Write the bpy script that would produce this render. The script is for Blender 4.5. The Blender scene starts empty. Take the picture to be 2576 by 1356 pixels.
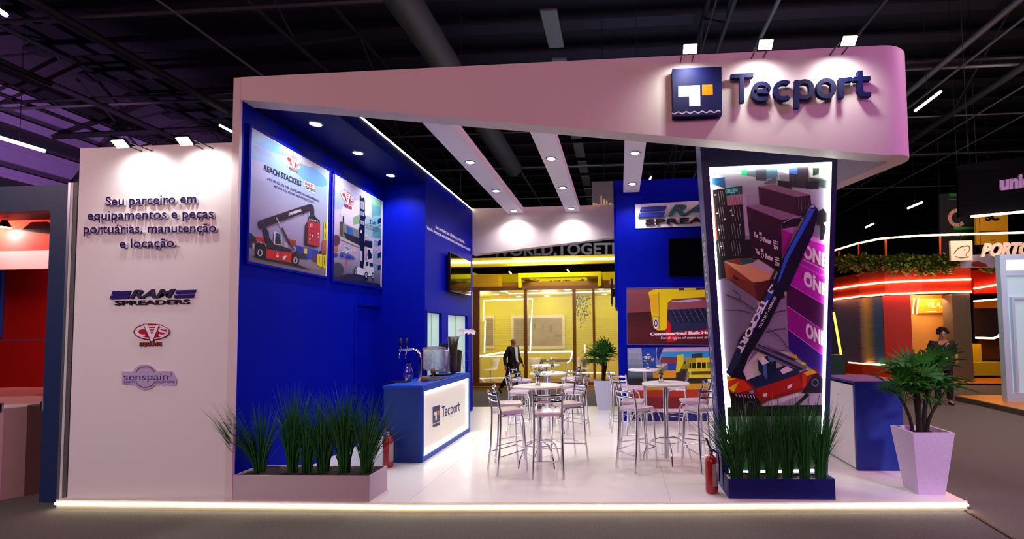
import bpy, bmesh, math, random
from mathutils import Vector, Matrix
C = bpy.context.scene.collection
scn = bpy.context.scene
V = Vector
# ------------------------------------------------------------------ camera
F, PX, PY = 1197.03, 1487.02, 781.23
CAM = V((0, 0, 1.85))
yaw, pitch, roll = -0.05897708, 0.04622981, 0.01306202
fw = V((math.sin(yaw)*math.cos(pitch), math.cos(yaw)*math.cos(pitch), math.sin(pitch)))
r0 = V((math.cos(yaw), -math.sin(yaw), 0)); d0 = fw.cross(r0)
RT = r0*math.cos(roll)+d0*math.sin(roll); DN = -r0*math.sin(roll)+d0*math.cos(roll)
cd = bpy.data.cameras.new('camera'); cam = bpy.data.objects.new('camera', cd); C.objects.link(cam)
cd.sensor_width = 36; cd.lens = F*36/2576; cd.shift_x = -(PX-1288)/2576; cd.shift_y = (PY-678)/2576
cd.clip_end = 300
cam.matrix_world = Matrix((( RT.x,-DN.x,-fw.x,0),(RT.y,-DN.y,-fw.y,0),(RT.z,-DN.z,-fw.z,CAM.z),(0,0,0,1)))
scn.camera = cam
def ray(x, y): return RT*((x-PX)/F)+DN*((y-PY)/F)+fw
def on(ax, x, y, v):
    d = ray(x, y); return CAM+d*((v-CAM[ax])/d[ax])
def at_x(x, y, v): return on(0, x, y, v)
def at_y(x, y, v): return on(1, x, y, v)
def at_z(x, y, v): return on(2, x, y, v)
# ------------------------------------------------------------------ world, exposure, hall light
w = bpy.data.worlds.new('hall'); scn.world = w; w.use_nodes = True
w.node_tree.nodes['Background'].inputs[0].default_value = (.05, .07, .13, 1)
w.node_tree.nodes['Background'].inputs[1].default_value = .7
scn.view_settings.view_transform = 'Standard'; scn.view_settings.look = 'None'
scn.view_settings.exposure = 0.0; scn.view_settings.gamma = 1; scn.view_settings.use_curve_mapping = False
def lamp(name, kind, loc, target, power, col, **k):
    d = bpy.data.lights.new(name, kind); d.energy = power; d.color = col
    for a, b in k.items(): setattr(d, a, b)
    o = bpy.data.objects.new(name, d); C.objects.link(o); o.location = loc
    o.rotation_euler = (V(target)-V(loc)).to_track_quat('-Z', 'Y').to_euler()
    return o
# unseen lamps standing in for stands across the aisle, with added fill lights
lamp('aisle_light_rose', 'AREA', (-3, -6, 7), (-1, 5, 3), 430, (1, .5, .47), shape='RECTANGLE', size=9, size_y=3)
lamp('aisle_light_white', 'SPOT', (-7, -4, 5), (-5.3, 5, 1.0), 850, (.9, .9, 1), spot_size=.62, spot_blend=1, shadow_soft_size=.8)  # added white spot fill to brighten the white front wall
lamp('aisle_light_magenta', 'AREA', (9, 1.5, 5.5), (3, 5.1, 4.2), 250, (.85, .14, 1), shape='RECTANGLE', size=2.5, size_y=2)
lamp('aisle_light_warm', 'AREA', (6.5, 7.5, 4.2), (7.5, 8.5, 0), 90, (1, .82, .6), shape='RECTANGLE', size=3, size_y=3)
for _y, _e in ((9, 6000), (17, 4200)): lamp('hall_wash_lilac', 'SPOT', (-12, _y, 3), (-22, _y+8, 7.5), _e, (.78, .42, 1), spot_size=1.15, spot_blend=.6)
lamp('aisle_light_lilac', 'SPOT', (5.5, .5, 3.4), (3.1, 5.7, .55), 800, (.86, .8, 1), spot_size=.5, spot_blend=.8, shadow_soft_size=.4)  # added lilac spot fill for the palm pot and corner counter
lamp('hall_glow', 'AREA', (3, 15, 5.5), (3, 15.1, 13), 420, (.5, .62, 1), shape='RECTANGLE', size=12, size_y=12)  # added unseen uplight to lift the dark roof deck
lamp('far_aisle_light', 'AREA', (11, 6, 10), (-1, 8, 4.7), 620, (1, .58, .6), shape='RECTANGLE', size=4, size_y=3)  # added unseen area light for rose ambient on the ceiling beams
# ------------------------------------------------------------------ materials
def lin(c):
    if isinstance(c, str):
        c = [int(c[i:i+2], 16)/255 for i in (0, 2, 4)]
    return tuple(((x+.055)/1.055)**2.4 if x > .04045 else x/12.92 for x in c)
MC = {}
def mat(name, col='ffffff', rough=.5, metal=0, emit=0, ecol=None, noise=0, nscale=40, bump=0, trans=0, alpha=1, coat=0, var=None, spec=.5):
    if name in MC: return MC[name]
    m = bpy.data.materials.new(name); m.use_nodes = True; nt = m.node_tree; b = nt.nodes['Principled BSDF']
    c = lin(col); b.inputs['Base Color'].default_value = (*c, 1)
    b.inputs['Roughness'].default_value = rough; b.inputs['Metallic'].default_value = metal
    b.inputs['Specular IOR Level'].default_value = spec
    if emit:
        b.inputs['Emission Color'].default_value = (*lin(ecol or col), 1); b.inputs['Emission Strength'].default_value = emit
    if trans: b.inputs['Transmission Weight'].default_value = trans
    if alpha < 1: b.inputs['Alpha'].default_value = alpha
    if coat: b.inputs['Coat Weight'].default_value = coat
    tc = nt.nodes.new('ShaderNodeTexCoord')
    n = nt.nodes.new('ShaderNodeTexNoise'); n.inputs['Scale'].default_value = nscale; n.inputs['Detail'].default_value = 5
    nt.links.new(tc.outputs['Object'], n.inputs['Vector'])
    if noise:
        mx = nt.nodes.new('ShaderNodeMix'); mx.data_type = 'RGBA'
        c2 = lin(var) if var else tuple(x*(1-noise) for x in c)
        mx.inputs[6].default_value = (*c, 1); mx.inputs[7].default_value = (*c2, 1)
        nt.links.new(n.outputs['Fac'], mx.inputs[0]); nt.links.new(mx.outputs[2], b.inputs['Base Color'])
    if bump:
        bp = nt.nodes.new('ShaderNodeBump'); bp.inputs['Strength'].default_value = bump; bp.inputs['Distance'].default_value = .01
        nt.links.new(n.outputs['Fac'], bp.inputs['Height']); nt.links.new(bp.outputs['Normal'], b.inputs['Normal'])
    MC[name] = m; return m
white = mat('white_paint', 'e6dfe2', .55, noise=.04, nscale=3)
blue = mat('blue_paint', '000ea2', .5, noise=.1, nscale=2.5, spec=.06)
blueg = mat('blue_counter_paint', '0344b4', .45, noise=.08, nscale=3)
navy = mat('navy_paint', '16155e', .45, noise=.1, nscale=3)
floorm = mat('stage_floor_paint', 'f3eeec', .26, noise=.1, nscale=1.6, bump=.03)
carpet = mat('grey_carpet', '6e6a68', .95, noise=.55, nscale=55, bump=.6, spec=.1)
carpet_lt = mat('carpet_piece', '757068', .95, noise=.35, nscale=70, bump=.5, spec=.1)
chrome = mat('chrome', 'dcdce4', .1, 1)
chromed = mat('dark_chrome', '9a9aa6', .2, 1)
alu = mat('aluminium', 'b4b8c2', .35, .9)
vinyl = mat('white_vinyl', 'dccfe0', .22, noise=.08, nscale=6, coat=.4)
laminate = mat('white_laminate', 'f0eef0', .3)
black = mat('black_plastic', '08080a', .3)
screen = mat('black_screen', '030305', .06, coat=.5)
ledw = mat('led_white', 'fff8e8', emit=14, ecol='fff6e0')
ledy = mat('led_warm', 'fff2c0', emit=9, ecol='fff3b8')
ledo = mat('led_orange', 'ff8a50', emit=5, ecol='ff6a38')
ledoc = mat('led_orange_core', 'ffb080', emit=26, ecol='ff9a5c')
lampm = mat('lamp_glass', 'ffffff', emit=30, ecol='fffbf2')
glass = mat('clear_glass', 'ffffff', .02, trans=1)
soil = mat('soil', '2a2016', .95, noise=.6, nscale=60, bump=1)
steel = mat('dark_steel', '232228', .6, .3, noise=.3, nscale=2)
steelb = mat('darker_steel', '17161f', .8, noise=.3, nscale=2)
wood = mat('brown_wood', '7a4712', .5, noise=.4, nscale=8)
yellow = mat('yellow_paint', 'e8d000', .5, noise=.06, nscale=3)
red = mat('red_paint', 'b00a06', .5, noise=.1, nscale=3)
orange = mat('orange_paint', 'd04a08', .5, noise=.15, nscale=3)
leafd = mat('dark_leaf', '1d4a1c', .45, noise=.5, nscale=25)
leafm = mat('grass_leaf', '2c7a20', .35, noise=.55, nscale=20, var='10382a')
leafp = mat('palm_leaf', '3c8228', .6, noise=.5, nscale=12, var='1a4c1c', spec=.2)
trunkm = mat('palm_trunk', '2a1f18', .9, noise=.6, nscale=30, bump=1)
skin = mat('skin', 'a8785c', .55, noise=.1, nscale=20)
suit = mat('dark_suit', '0c1018', .8, noise=.2, nscale=40)
shirtm = mat('white_shirt', 'd8dce6', .7)
hairm = mat('dark_hair', '0c0808', .8, noise=.5, nscale=90, bump=1)
pm = bpy.data.materials.new('print'); pm.use_nodes = True
_a = pm.node_tree.nodes.new('ShaderNodeAttribute'); _a.attribute_name = 'col'
pm.node_tree.links.new(_a.outputs['Color'], pm.node_tree.nodes['Principled BSDF'].inputs['Base Color'])
pm.node_tree.nodes['Principled BSDF'].inputs['Roughness'].default_value = .35
# ------------------------------------------------------------------ object helpers
def tag(o, label=None, cat=None, group=None, kind=None):
    if label: o['label'] = label
    if cat: o['category'] = cat
    if group: o['group'] = group
    if kind: o['kind'] = kind
    return o
def empty(name, loc=(0, 0, 0), rz=0, label=None, cat=None, group=None):
    o = bpy.data.objects.new(name, None); C.objects.link(o); o.location = loc; o.rotation_euler = (0, 0, rz)
    o.empty_display_size = .1
    return tag(o, label, cat, group)
class MB:
    def __init__(s): s.v = []; s.f = []; s.sm = []
    def add(s, vs, fs, smooth=False):
        b = len(s.v); s.v += [V(p) for p in vs]; s.f += [tuple(b+i for i in f) for f in fs]; s.sm += [smooth]*len(fs); return s
    def box(s, a, b, bev=0):
        (x0, y0, z0), (x1, y1, z1) = [min(p, q) for p, q in zip(a, b)], [max(p, q) for p, q in zip(a, b)]
        if bev:
            bm = bmesh.new(); bmesh.ops.create_cube(bm, size=1)
            for v in bm.verts: v.co = V(((x0+x1)/2+v.co.x*(x1-x0), (y0+y1)/2+v.co.y*(y1-y0), (z0+z1)/2+v.co.z*(z1-z0)))
            bmesh.ops.bevel(bm, geom=bm.edges[:], offset=bev, segments=2, affect='EDGES', profile=.6)
            bm.verts.index_update()
            s.add([v.co.copy() for v in bm.verts], [[v.index for v in f.verts] for f in bm.faces]); bm.free(); return s
        vs = [(x, y, z) for x in (x0, x1) for y in (y0, y1) for z in (z0, z1)]
        return s.add(vs, [(0, 1, 3, 2), (4, 6, 7, 5), (0, 4, 5, 1), (2, 3, 7, 6), (0, 2, 6, 4), (1, 5, 7, 3)])
    def prism(s, pts, vec):      # planar polygon pushed along vec
        n = len(pts); vec = V(vec); p = [V(q) for q in pts]
        nr = sum(((p[i]-p[0]).cross(p[i+1]-p[0]) for i in range(1, n-1)), V((0, 0, 0)))
        if nr.dot(vec) > 0: p = p[::-1]
        return s.add(p+[q+vec for q in p], [tuple(range(n)), tuple(range(2*n-1, n-1, -1))]+[(i, n+i, n+(i+1) % n, (i+1) % n) for i in range(n)])
    def tube(s, pts, r, n=8, closed=False, cap=True):
        pts = [V(p) for p in pts]; m = len(pts); rs = r if isinstance(r, (list, tuple)) else [r]*m
        base = len(s.v); up = None; rings = []
        for i, p in enumerate(pts):
            t = (pts[(i+1) % m]-pts[i-1]) if closed else (pts[min(i+1, m-1)]-pts[max(i-1, 0)])
            if t.length < 1e-9: t = V((0, 0, 1))
            t.normalize()
            if up is None: up = V((0, 0, 1)) if abs(t.z) < .9 else V((1, 0, 0))
            a = t.cross(up)
            if a.length < 1e-6: a = t.cross(V((.3, .9, .1)))
            a.normalize(); b = a.cross(t); up = b
            rings.append([p+(a*math.cos(k*2*math.pi/n)+b*math.sin(k*2*math.pi/n))*rs[i] for k in range(n)])
        vs = [q for r_ in rings for q in r_]; fs = []
        for i in range(m if closed else m-1):
            j = (i+1) % m
            for k in range(n): fs.append((i*n+k, i*n+(k+1) % n, j*n+(k+1) % n, j*n+k))
        s.add(vs, fs, True)
        if cap and not closed:
            s.add(rings[0], [tuple(range(n))]); s.add(rings[-1], [tuple(range(n-1, -1, -1))])
        return s
    def lathe(s, prof, c=(0, 0, 0), n=20, cap=True):
        c = V(c); vs = [c+V((r*math.cos(k*2*math.pi/n), r*math.sin(k*2*math.pi/n), z)) for r, z in prof for k in range(n)]
        fs = [(i*n+k, i*n+(k+1) % n, (i+1)*n+(k+1) % n, (i+1)*n+k) for i in range(len(prof)-1) for k in range(n)]
        s.add(vs, fs, True)
        if cap:
            for i, rev in ((0, True), (len(prof)-1, False)):
                ring = [vs[i*n+k] for k in range(n)]; s.add(ring, [tuple(range(n))[::-1] if rev else tuple(range(n))])
        return s
    def ball(s, c, r, n=10, m=7):
        c = V(c); r = V(r) if isinstance(r, (tuple, list, Vector)) else V((r, r, r))
        vs = [c+V((r.x*math.sin(math.pi*i/m)*math.cos(2*math.pi*k/n), r.y*math.sin(math.pi*i/m)*math.sin(2*math.pi*k/n), r.z*math.cos(math.pi*i/m))) for i in range(m+1) for k in range(n)]
        return s.add(vs, [(i*n+k, (i+1)*n+k, (i+1)*n+(k+1) % n, i*n+(k+1) % n) for i in range(m) for k in range(n)], True)
    def build(s, name, m, parent=None, label=None, cat=None, group=None, kind=None, loc=None):
        me = bpy.data.meshes.new(name); me.from_pydata([tuple(p) for p in s.v], [], s.f); me.update()
        me.polygons.foreach_set('use_smooth', s.sm); me.materials.append(m)
        o = bpy.data.objects.new(name, me); C.objects.link(o)
        if parent: o.parent = parent
        if loc: o.location = loc
        return tag(o, label, cat, group, kind)
def box(name, a, b, m, parent=None, bev=0, **k): return MB().box(a, b, bev).build(name, m, parent, **k)
def struct(o): o['kind'] = 'structure'; return o
def kids(o): return [c for c in KID.get(o.name, [])]
def copy_tree(o, parent=None):
    c = o.copy(); C.objects.link(c); c.parent = parent
    for ch in [x for x in bpy.data.objects if x.parent == o]: copy_tree(ch, c)
    return c
# ------------------------------------------------------------------ flat print: coloured polygons laid on one board
def clip_poly(P, Q):
    def side(a, b, p): return (b[0]-a[0])*(p[1]-a[1])-(b[1]-a[1])*(p[0]-a[0])
    area = sum(Q[i][0]*Q[(i+1) % len(Q)][1]-Q[(i+1) % len(Q)][0]*Q[i][1] for i in range(len(Q)))
    sg = 1 if area > 0 else -1
    out = list(P)
    for i in range(len(Q)):
        a, b = Q[i], Q[(i+1) % len(Q)]; inp = out; out = []
        for j in range(len(inp)):
            p, q = inp[j], inp[(j+1) % len(inp)]; sp, sq = sg*side(a, b, p), sg*side(a, b, q)
            if sp >= 0: out.append(p)
            if (sp >= 0) != (sq >= 0):
                t = sp/(sp-sq); out.append((p[0]+(q[0]-p[0])*t, p[1]+(q[1]-p[1])*t))
        if not out: return []
    return out
class Art:
    def __init__(s, plane, normal, ox=0, oy=0, sc=1, clip=None, step=.0001, gain=1):
        s.pl = plane; s.n = V(normal); s.o = (ox, oy, sc); s.clip = clip; s.v = []; s.f = []; s.c = []; s.k = 1; s.step = step; s.gain = gain
    def frame(s, ox, oy, sc): s.o = (ox, oy, sc); return s
    def px(s, p): return (s.o[0]+p[0]/s.o[2], s.o[1]+p[1]/s.o[2])
    def raw(s, pts3, col):
        b = len(s.v); s.v += [p+s.n*s.step*s.k for p in pts3]; s.f.append(tuple(range(b, b+len(pts3)))); s.c.append(lin(col)); s.k += 1
    def poly(s, col, pts):
        P = [s.px(p) for p in pts]
        if s.clip: P = clip_poly(P, s.clip)
        if len(P) >= 3: s.raw([s.pl(*p) for p in P], col)
        return s
    def line(s, col, pts, w):
        for a, b in zip(pts, pts[1:]):
            dx, dy = b[0]-a[0], b[1]-a[1]; L = math.hypot(dx, dy) or 1; nx, ny = -dy/L*w/2, dx/L*w/2
            s.poly(col, [(a[0]+nx, a[1]+ny), (b[0]+nx, b[1]+ny), (b[0]-nx, b[1]-ny), (a[0]-nx, a[1]-ny)]); s.k -= 1
        s.k += 1; return s
    def ell(s, col, c, rx, ry, n=16, sk=0):
        return s.poly(col, [(c[0]+rx*math.cos(t), c[1]+ry*math.sin(t)+sk*rx*math.cos(t)) for t in [2*math.pi*i/n for i in range(n)]])
    def grad(s, cols, a, b, c, d, n=14):     # quad a b (top) c d (bottom), colours top to bottom
        L = [lin(x) for x in cols]
        for i in range(n):
            t = (i+.5)/n*(len(L)-1); k = min(int(t), len(L)-2); u = t-k
            col = tuple(L[k][j]*(1-u)+L[k+1][j]*u for j in range(3)); t0, t1 = i/n, (i+1)/n
            q = [(a[0]+(d[0]-a[0])*t0, a[1]+(d[1]-a[1])*t0), (b[0]+(c[0]-b[0])*t0, b[1]+(c[1]-b[1])*t0), (b[0]+(c[0]-b[0])*t1, b[1]+(c[1]-b[1])*t1), (a[0]+(d[0]-a[0])*t1, a[1]+(d[1]-a[1])*t1)]
            P = [s.px(p) for p in q]
            if s.clip: P = clip_poly(P, s.clip)
            if len(P) >= 3:
                bb = len(s.v); s.v += [s.pl(*p)+s.n*s.step*s.k for p in P]; s.f.append(tuple(range(bb, bb+len(P)))); s.c.append(col)
        s.k += 1; return s
    def text(s, body, col, BL, BR, TL, bold=.0, shear=0):
        bl, br, tl = [s.pl(*s.px(p)) for p in (BL, BR, TL)]
        vs, fs = text_geo(body, bold, shear, 0); x0 = min(v[0] for v in vs); x1 = max(v[0] for v in vs); b = len(s.v)
        s.v += [bl+(br-bl)*((v[0]-x0)/(x1-x0))+(tl-bl)*(v[1]/CAP)+s.n*s.step*s.k for v in vs]
        s.f += [tuple(b+i for i in f) for f in fs]; s.c += [lin(col)]*len(fs); s.k += 1; return s
    def build(s, name, parent, label=None):
        me = bpy.data.meshes.new(name); me.from_pydata([tuple(p) for p in s.v], [], s.f); me.update()
        at = me.color_attributes.new('col', 'FLOAT_COLOR', 'CORNER'); i = 0; buf = []
        for f, c in zip(s.f, s.c): buf += [min(.9, q*s.gain) for q in c[:3]]*0+[min(.9, c[0]*s.gain), min(.9, c[1]*s.gain), min(.9, c[2]*s.gain), 1.0]*len(f)
        at.data.foreach_set('color', buf); me.materials.append(pm)
        o = bpy.data.objects.new(name, me); C.objects.link(o); o.parent = parent
        return tag(o, label)
def text_geo(body, bold=0, shear=0, extrude=0, res=3):
    c = bpy.data.curves.new('t', 'FONT'); c.body = body; c.size = 1; c.offset = bold; c.shear = shear; c.extrude = extrude; c.resolution_u = res
    o = bpy.data.objects.new('t', c); C.objects.link(o); dg = bpy.context.evaluated_depsgraph_get()
    me = bpy.data.meshes.new_from_object(o.evaluated_get(dg)); vs = [v.co.copy() for v in me.vertices]; fs = [tuple(p.vertices) for p in me.polygons]
    bpy.data.objects.remove(o); bpy.data.curves.remove(c); bpy.data.meshes.remove(me); return vs, fs
CAP = max(v.y for v in text_geo('H')[0])
def split_letters(vs, fs):
    par = list(range(len(vs)))
    def fd(i):
        while par[i] != i: par[i] = par[par[i]]; i = par[i]
        return i
    key = {}
    for i, v in enumerate(vs):
        k = (round(v.x, 4), round(v.y, 4))
        if k in key: par[fd(i)] = fd(key[k])
        else: key[k] = i
    for f in fs:
        for i in f[1:]: par[fd(i)] = fd(f[0])
    isl = {}
    for f in fs: isl.setdefault(fd(f[0]), []).append(f)
    L = []
    for fl in isl.values():
        xs = [vs[i].x for f in fl for i in f]; L.append([min(xs), max(xs), fl])
    L.sort(key=lambda t: t[0]); out = []
    for a, b, fl in L:
        if out and a < out[-1][1]-.35*min(b-a, out[-1][1]-out[-1][0]): out[-1][1] = max(b, out[-1][1]); out[-1][2] += fl
        else: out.append([a, b, fl])
    return [t[2] for t in out]
def letters3d(body, bl, br, tl, n, depth, m, parent, bold=0, shear=0, gap=.0, name='letter', side=None):
    n = V(n); vs, fs = text_geo(body, bold, shear, .5); x0 = min(v.x for v in vs); x1 = max(v.x for v in vs)
    for fl in split_letters(vs, fs):
        ids = sorted({i for f in fl for i in f}); mp = {i: k for k, i in enumerate(ids)}
        mb = MB().add([bl+(br-bl)*((vs[i].x-x0)/(x1-x0))+(tl-bl)*(vs[i].y/CAP)+n*(gap+(vs[i].z+.5)*depth) for i in ids], [tuple(mp[i] for i in f) for f in fl])
        o = mb.build(name, m, parent)
        if side:
            o.data.materials.append(side)
            for p in o.data.polygons: p.material_index = 0 if abs(p.normal.dot(n)) > .7 else 1
def ribbon(mb, path, wd, bl, ex, ey, n, d0, d1, closed=False):
    """a flat bar of width wd following path (local x, y) set into the plane bl + x ex + y ey, from depth d0 to d1"""
    P = [V((p[0], p[1])) for p in path]; m = len(P); L, R = [], []
    for i in range(m):
        a = P[i-1] if (i or closed) else P[i]; b = P[(i+1) % m] if (i < m-1 or closed) else P[i]
        t = (b-a).normalized(); nn = V((-t.y, t.x)); t1 = (P[i]-a); t2 = (b-P[i]); k = 1
        if t1.length > 1e-6 and t2.length > 1e-6:
            cs = t1.normalized().dot(t2.normalized()); k = 1/max(.5, math.sqrt(max(0, (1+cs)/2)))
        L.append(P[i]+nn*wd/2*k); R.append(P[i]-nn*wd/2*k)
    n = V(n); g = lambda p, d: bl+ex*p.x+ey*p.y+n*d
    vs = [g(p, d) for d in (d0, d1) for p in L+R]; o = 2*m; fs = []
    for i in range(m if closed else m-1):
        j = (i+1) % m
        fs += [(i, j, m+j, m+i), (o+i, o+m+i, o+m+j, o+j), (i, o+i, o+j, j), (m+i, m+j, o+m+j, o+m+i)]
    if not closed: fs += [(0, m, o+m, o), (m-1, o+m-1, o+2*m-1, 2*m-1)]
    mb.add(vs, fs); return mb
def arc(cx, cy, r, a0, a1, n=5): return [(cx+r*math.cos(math.radians(a0+(a1-a0)*i/n)), cy+r*math.sin(math.radians(a0+(a1-a0)*i/n))) for i in range(n+1)]
def tecport(bl, br, tl, n, depth, m, parent, gap=0):
    q = .2; h = .9; y0 = .1; r = .3
    def o_(x): return arc(x+.42, h-r, r, 0, 90)+arc(x+.1+r, h-r, r, 90, 180)+arc(x+.1+r, y0+r, r, 180, 270)+arc(x+.42, y0+r, r, 270, 360)
    Ls = [[([(0, 1.34), (.98, 1.34)], 0), ([(.49, 1.34), (.49, 0)], 0)]]
    x = .92; Ls.append([([(x+.1, .5), (x+.72, .5), (x+.72, .6)]+arc(x+.42, h-r, r, 0, 90)+arc(x+.1+r, h-r, r, 90, 180)+arc(x+.1+r, y0+r, r, 180, 270)+[(x+.5, y0)]+arc(x+.5, y0+.2, .2, 270, 320), 0)])
    x = 1.86; Ls.append([(arc(x+.5, h-.2, .2, 40, 90)+arc(x+.1+r, h-r, r, 90, 180)+arc(x+.1+r, y0+r, r, 180, 270)+arc(x+.5, y0+.2, .2, 270, 320), 0)])
    x = 2.76; Ls.append([(o_(x), 1), ([(x+.1, .98), (x+.1, -.42)], 0)])
    x = 3.7; Ls.append([(o_(x), 1)])
    x = 4.66; Ls.append([([(x+.1, 0), (x+.1, .98)], 0), (arc(x+.1+r, h-r, r, 180, 90)+[(x+.56, h)], 0)])
    x = 5.28; Ls.append([([(x+.28, 1.3), (x+.28, .35)]+arc(x+.53, .35, .25, 180, 270)+[(x+.72, .1)], 0), ([(x, h), (x+.7, h)], 0)])
    ex = (br-bl)/6.0; ey = (tl-bl)/1.44
    for L in Ls:
        mb = MB()
        for i, (p, c) in enumerate(L): ribbon(mb, p, q, bl, ex, ey, n, gap, gap+depth+i*.0004, c)
        mb.build('letter', m, parent)
# ================================================================== SETTING
floor = box('floor', (-32, -9, -.06), (34, 46, 0), carpet); struct(floor)
# second carpet strip laid along the aisle beside the stand: its cut edge runs towards the camera
p0, p1 = at_z(2425, 1283, 0), at_z(2600, 1388, 0)
d = (p1-p0).normalized(); q0 = p0-d*0; q1 = p0+d*5
cp = MB().prism([q0+V((0, 0, .001)), q1+V((0, 0, .001)), V((9, q1.y, .001)), V((9, 12, .001)), V((3.55, 12, .001)), V((3.55, q0.y, .001))], (0, 0, .008)).build('floor_carpet_strip', carpet_lt); struct(cp)
seam = MB().prism([q0+V((-.012, 0, .001)), q0+V((.012, 0, .001)), q1+V((.012, 0, .001)), q1+V((-.012, 0, .001))], (0, 0, .009)).build('floor_seam', black); struct(seam)
struct(box('wall_back', (-32, 46, 0), (34, 46.2, 14), steelb)); 
struct(box('wall_right', (34, -9, 0), (34.2, 46, 14), steelb)); struct(box('wall_rear', (-32, -9.2, 0), (34, -9, 14), steelb))
# hall roof: deck, purlins, trusses, pipes
roof = box('ceiling', (-32, -9, 13.2), (34, 46, 13.35), steelb); struct(roof)
pur = mat('purlin_steel', '2a2833', .7, .2)
for k in range(27):
    y = -2+k*1.8; struct(box('ceiling_rib', (-31, y, 12.7), (33, y+.55, 12.78), pur, roof))
lwm = mat('cladding_lilac', '8a78a0', .6, noise=.2, nscale=1)
wl = box('wall_left', (-22.4, -9, 0), (-22.1, 46, 13.2), mat('hall_side_wall', '38303f', .8)); struct(wl)
for k in range(8):
    z = 3.4+k*.98; struct(box('wall_cladding_strip', (-22.1, 2, z), (-21.98, 26.5, z+.72), lwm, wl)); struct(box('wall_cladding_lip', (-21.98, 2, z+.5), (-21.93, 26.5, z+.72), lwm, wl))
def bar(name, pts, r, m=steel, parent=None, n=6, **k):
    return MB().tube(pts, r, n).build(name, m, parent, **k)
ZT = 10.0
def truss_y(x, nm, y0=0, y1=45, z=ZT, h=2.2, r=.06, web=3.0, label=''):
    t = empty(nm, (x, y0, z), 0, label, 'truss'); L = y1-y0
    bar('chord', [(0, 0, 0), (0, L, 0)], r, steel, t); bar('chord', [(0, 0, h), (0, L, h)], r*1.3, steel, t)
    k = 0; y = 0
    while y < L-web:
        bar('web', [(0, y, 0 if k % 2 else h), (0, y+web, h if k % 2 else 0)], r*.6, steelb, t); k += 1; y += web
    return t
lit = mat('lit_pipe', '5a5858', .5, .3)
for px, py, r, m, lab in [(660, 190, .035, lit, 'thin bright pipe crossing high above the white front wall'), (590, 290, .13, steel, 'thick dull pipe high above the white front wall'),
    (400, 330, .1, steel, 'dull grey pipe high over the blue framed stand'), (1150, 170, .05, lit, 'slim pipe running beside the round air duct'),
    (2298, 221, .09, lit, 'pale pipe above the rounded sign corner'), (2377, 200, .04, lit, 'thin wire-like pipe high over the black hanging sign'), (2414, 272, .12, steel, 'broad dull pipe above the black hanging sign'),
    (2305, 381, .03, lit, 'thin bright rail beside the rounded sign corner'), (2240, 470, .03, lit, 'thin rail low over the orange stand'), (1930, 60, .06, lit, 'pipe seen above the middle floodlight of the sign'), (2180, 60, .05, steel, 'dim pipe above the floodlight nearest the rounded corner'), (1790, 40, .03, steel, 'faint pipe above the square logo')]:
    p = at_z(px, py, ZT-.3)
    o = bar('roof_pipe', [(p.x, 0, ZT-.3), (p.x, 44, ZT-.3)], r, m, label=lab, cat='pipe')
pd = at_z(1080, 100, ZT-1.2)
MB().tube([(pd.x, 2+i*.5, ZT-1.2) for i in range(36)], [.36+.012*(i % 2) for i in range(36)], 14).build('air_duct', mat('duct_grey', '3a3a3a', .6, .2), None, 'long round grey air duct under the dark roof', 'duct')
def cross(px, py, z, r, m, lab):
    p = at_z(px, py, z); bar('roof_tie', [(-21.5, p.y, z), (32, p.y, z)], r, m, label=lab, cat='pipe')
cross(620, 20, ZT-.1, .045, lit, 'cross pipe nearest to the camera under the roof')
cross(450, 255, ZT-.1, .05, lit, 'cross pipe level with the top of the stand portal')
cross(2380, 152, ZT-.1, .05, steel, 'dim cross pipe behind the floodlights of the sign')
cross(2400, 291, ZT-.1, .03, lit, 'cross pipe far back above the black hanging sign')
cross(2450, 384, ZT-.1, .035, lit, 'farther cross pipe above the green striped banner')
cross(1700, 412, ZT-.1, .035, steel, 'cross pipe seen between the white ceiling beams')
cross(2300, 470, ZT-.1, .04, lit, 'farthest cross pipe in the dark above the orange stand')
for x, lab in [(-20.6, 'roof truss by the lilac side wall'), (-9, 'roof truss above the blue neighbour frame'), (3, 'roof truss above the lit sign'), (13, 'roof truss above the orange stand'), (23, 'roof truss farthest from the lilac wall')]:
    truss_y(x, 'roof_truss', 3, 44, ZT+.1, 2.3, .07, 3.2, 'dark steel lattice '+lab)
# dark columns with braces before the lilac wall
for px, lab in [(62, 'dark steel column with diagonal braces before the lilac wall'), (240, 'second dark steel column, just above the white front wall')]:
    b = at_y(px, 340, 17 if px < 100 else 24); t = empty('hall_column', (b.x, b.y, 0), 0, lab, 'column')
    wd = .42 if px < 100 else .35
    box('post', (-wd/2, -.2, 0), (wd/2, .2, 13), steelb, t)
    bar('brace', [(0, 0, 5.2), (3.8, 0, 9.6)], .2, steelb, t, 4); bar('brace', [(0, 0, 9.6), (-4, 0, 6.0)], .12, steelb, t, 4)
    bar('brace', [(-9, 0, 9.7), (14, 0, 9.9)], .12, steelb, t, 4); bar('brace', [(-9, 0, 5.2), (8, 0, 5.4)], .12, steelb, t, 4)
for k, (z, lab) in enumerate([(5.1, 'lowest dark rail across the lilac side wall'), (7.2, 'second lowest dark rail across the lilac side wall'), (9.1, 'middle dark rail across the lilac side wall'), (11.0, 'top dark rail across the lilac side wall')]):
    box('side_rail', (-21.7, 2, z), (-21.5, 45, z+.26), steelb, label=lab, cat='rail')
def tube_light(a, b, z, r, lab, m=None):
    p, q = at_z(*a, z), at_z(*b, z)
    bar('tube_light', [p, q], r, m or mat('tube_glow', 'fff0e0', emit=9, ecol='ffeadc'), label=lab, cat='lamp')
tube_light((-20, 340), (112, 380), 6.8, .045, 'glowing ceiling tube above the blue framed stand')
tube_light((-12, 20), (15, 38), 9, .05, 'glowing ceiling tube at the top corner of the hall')
tube_light((553, 315), (592, 336), 9, .04, 'short glowing tube beside the portal leg')
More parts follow.
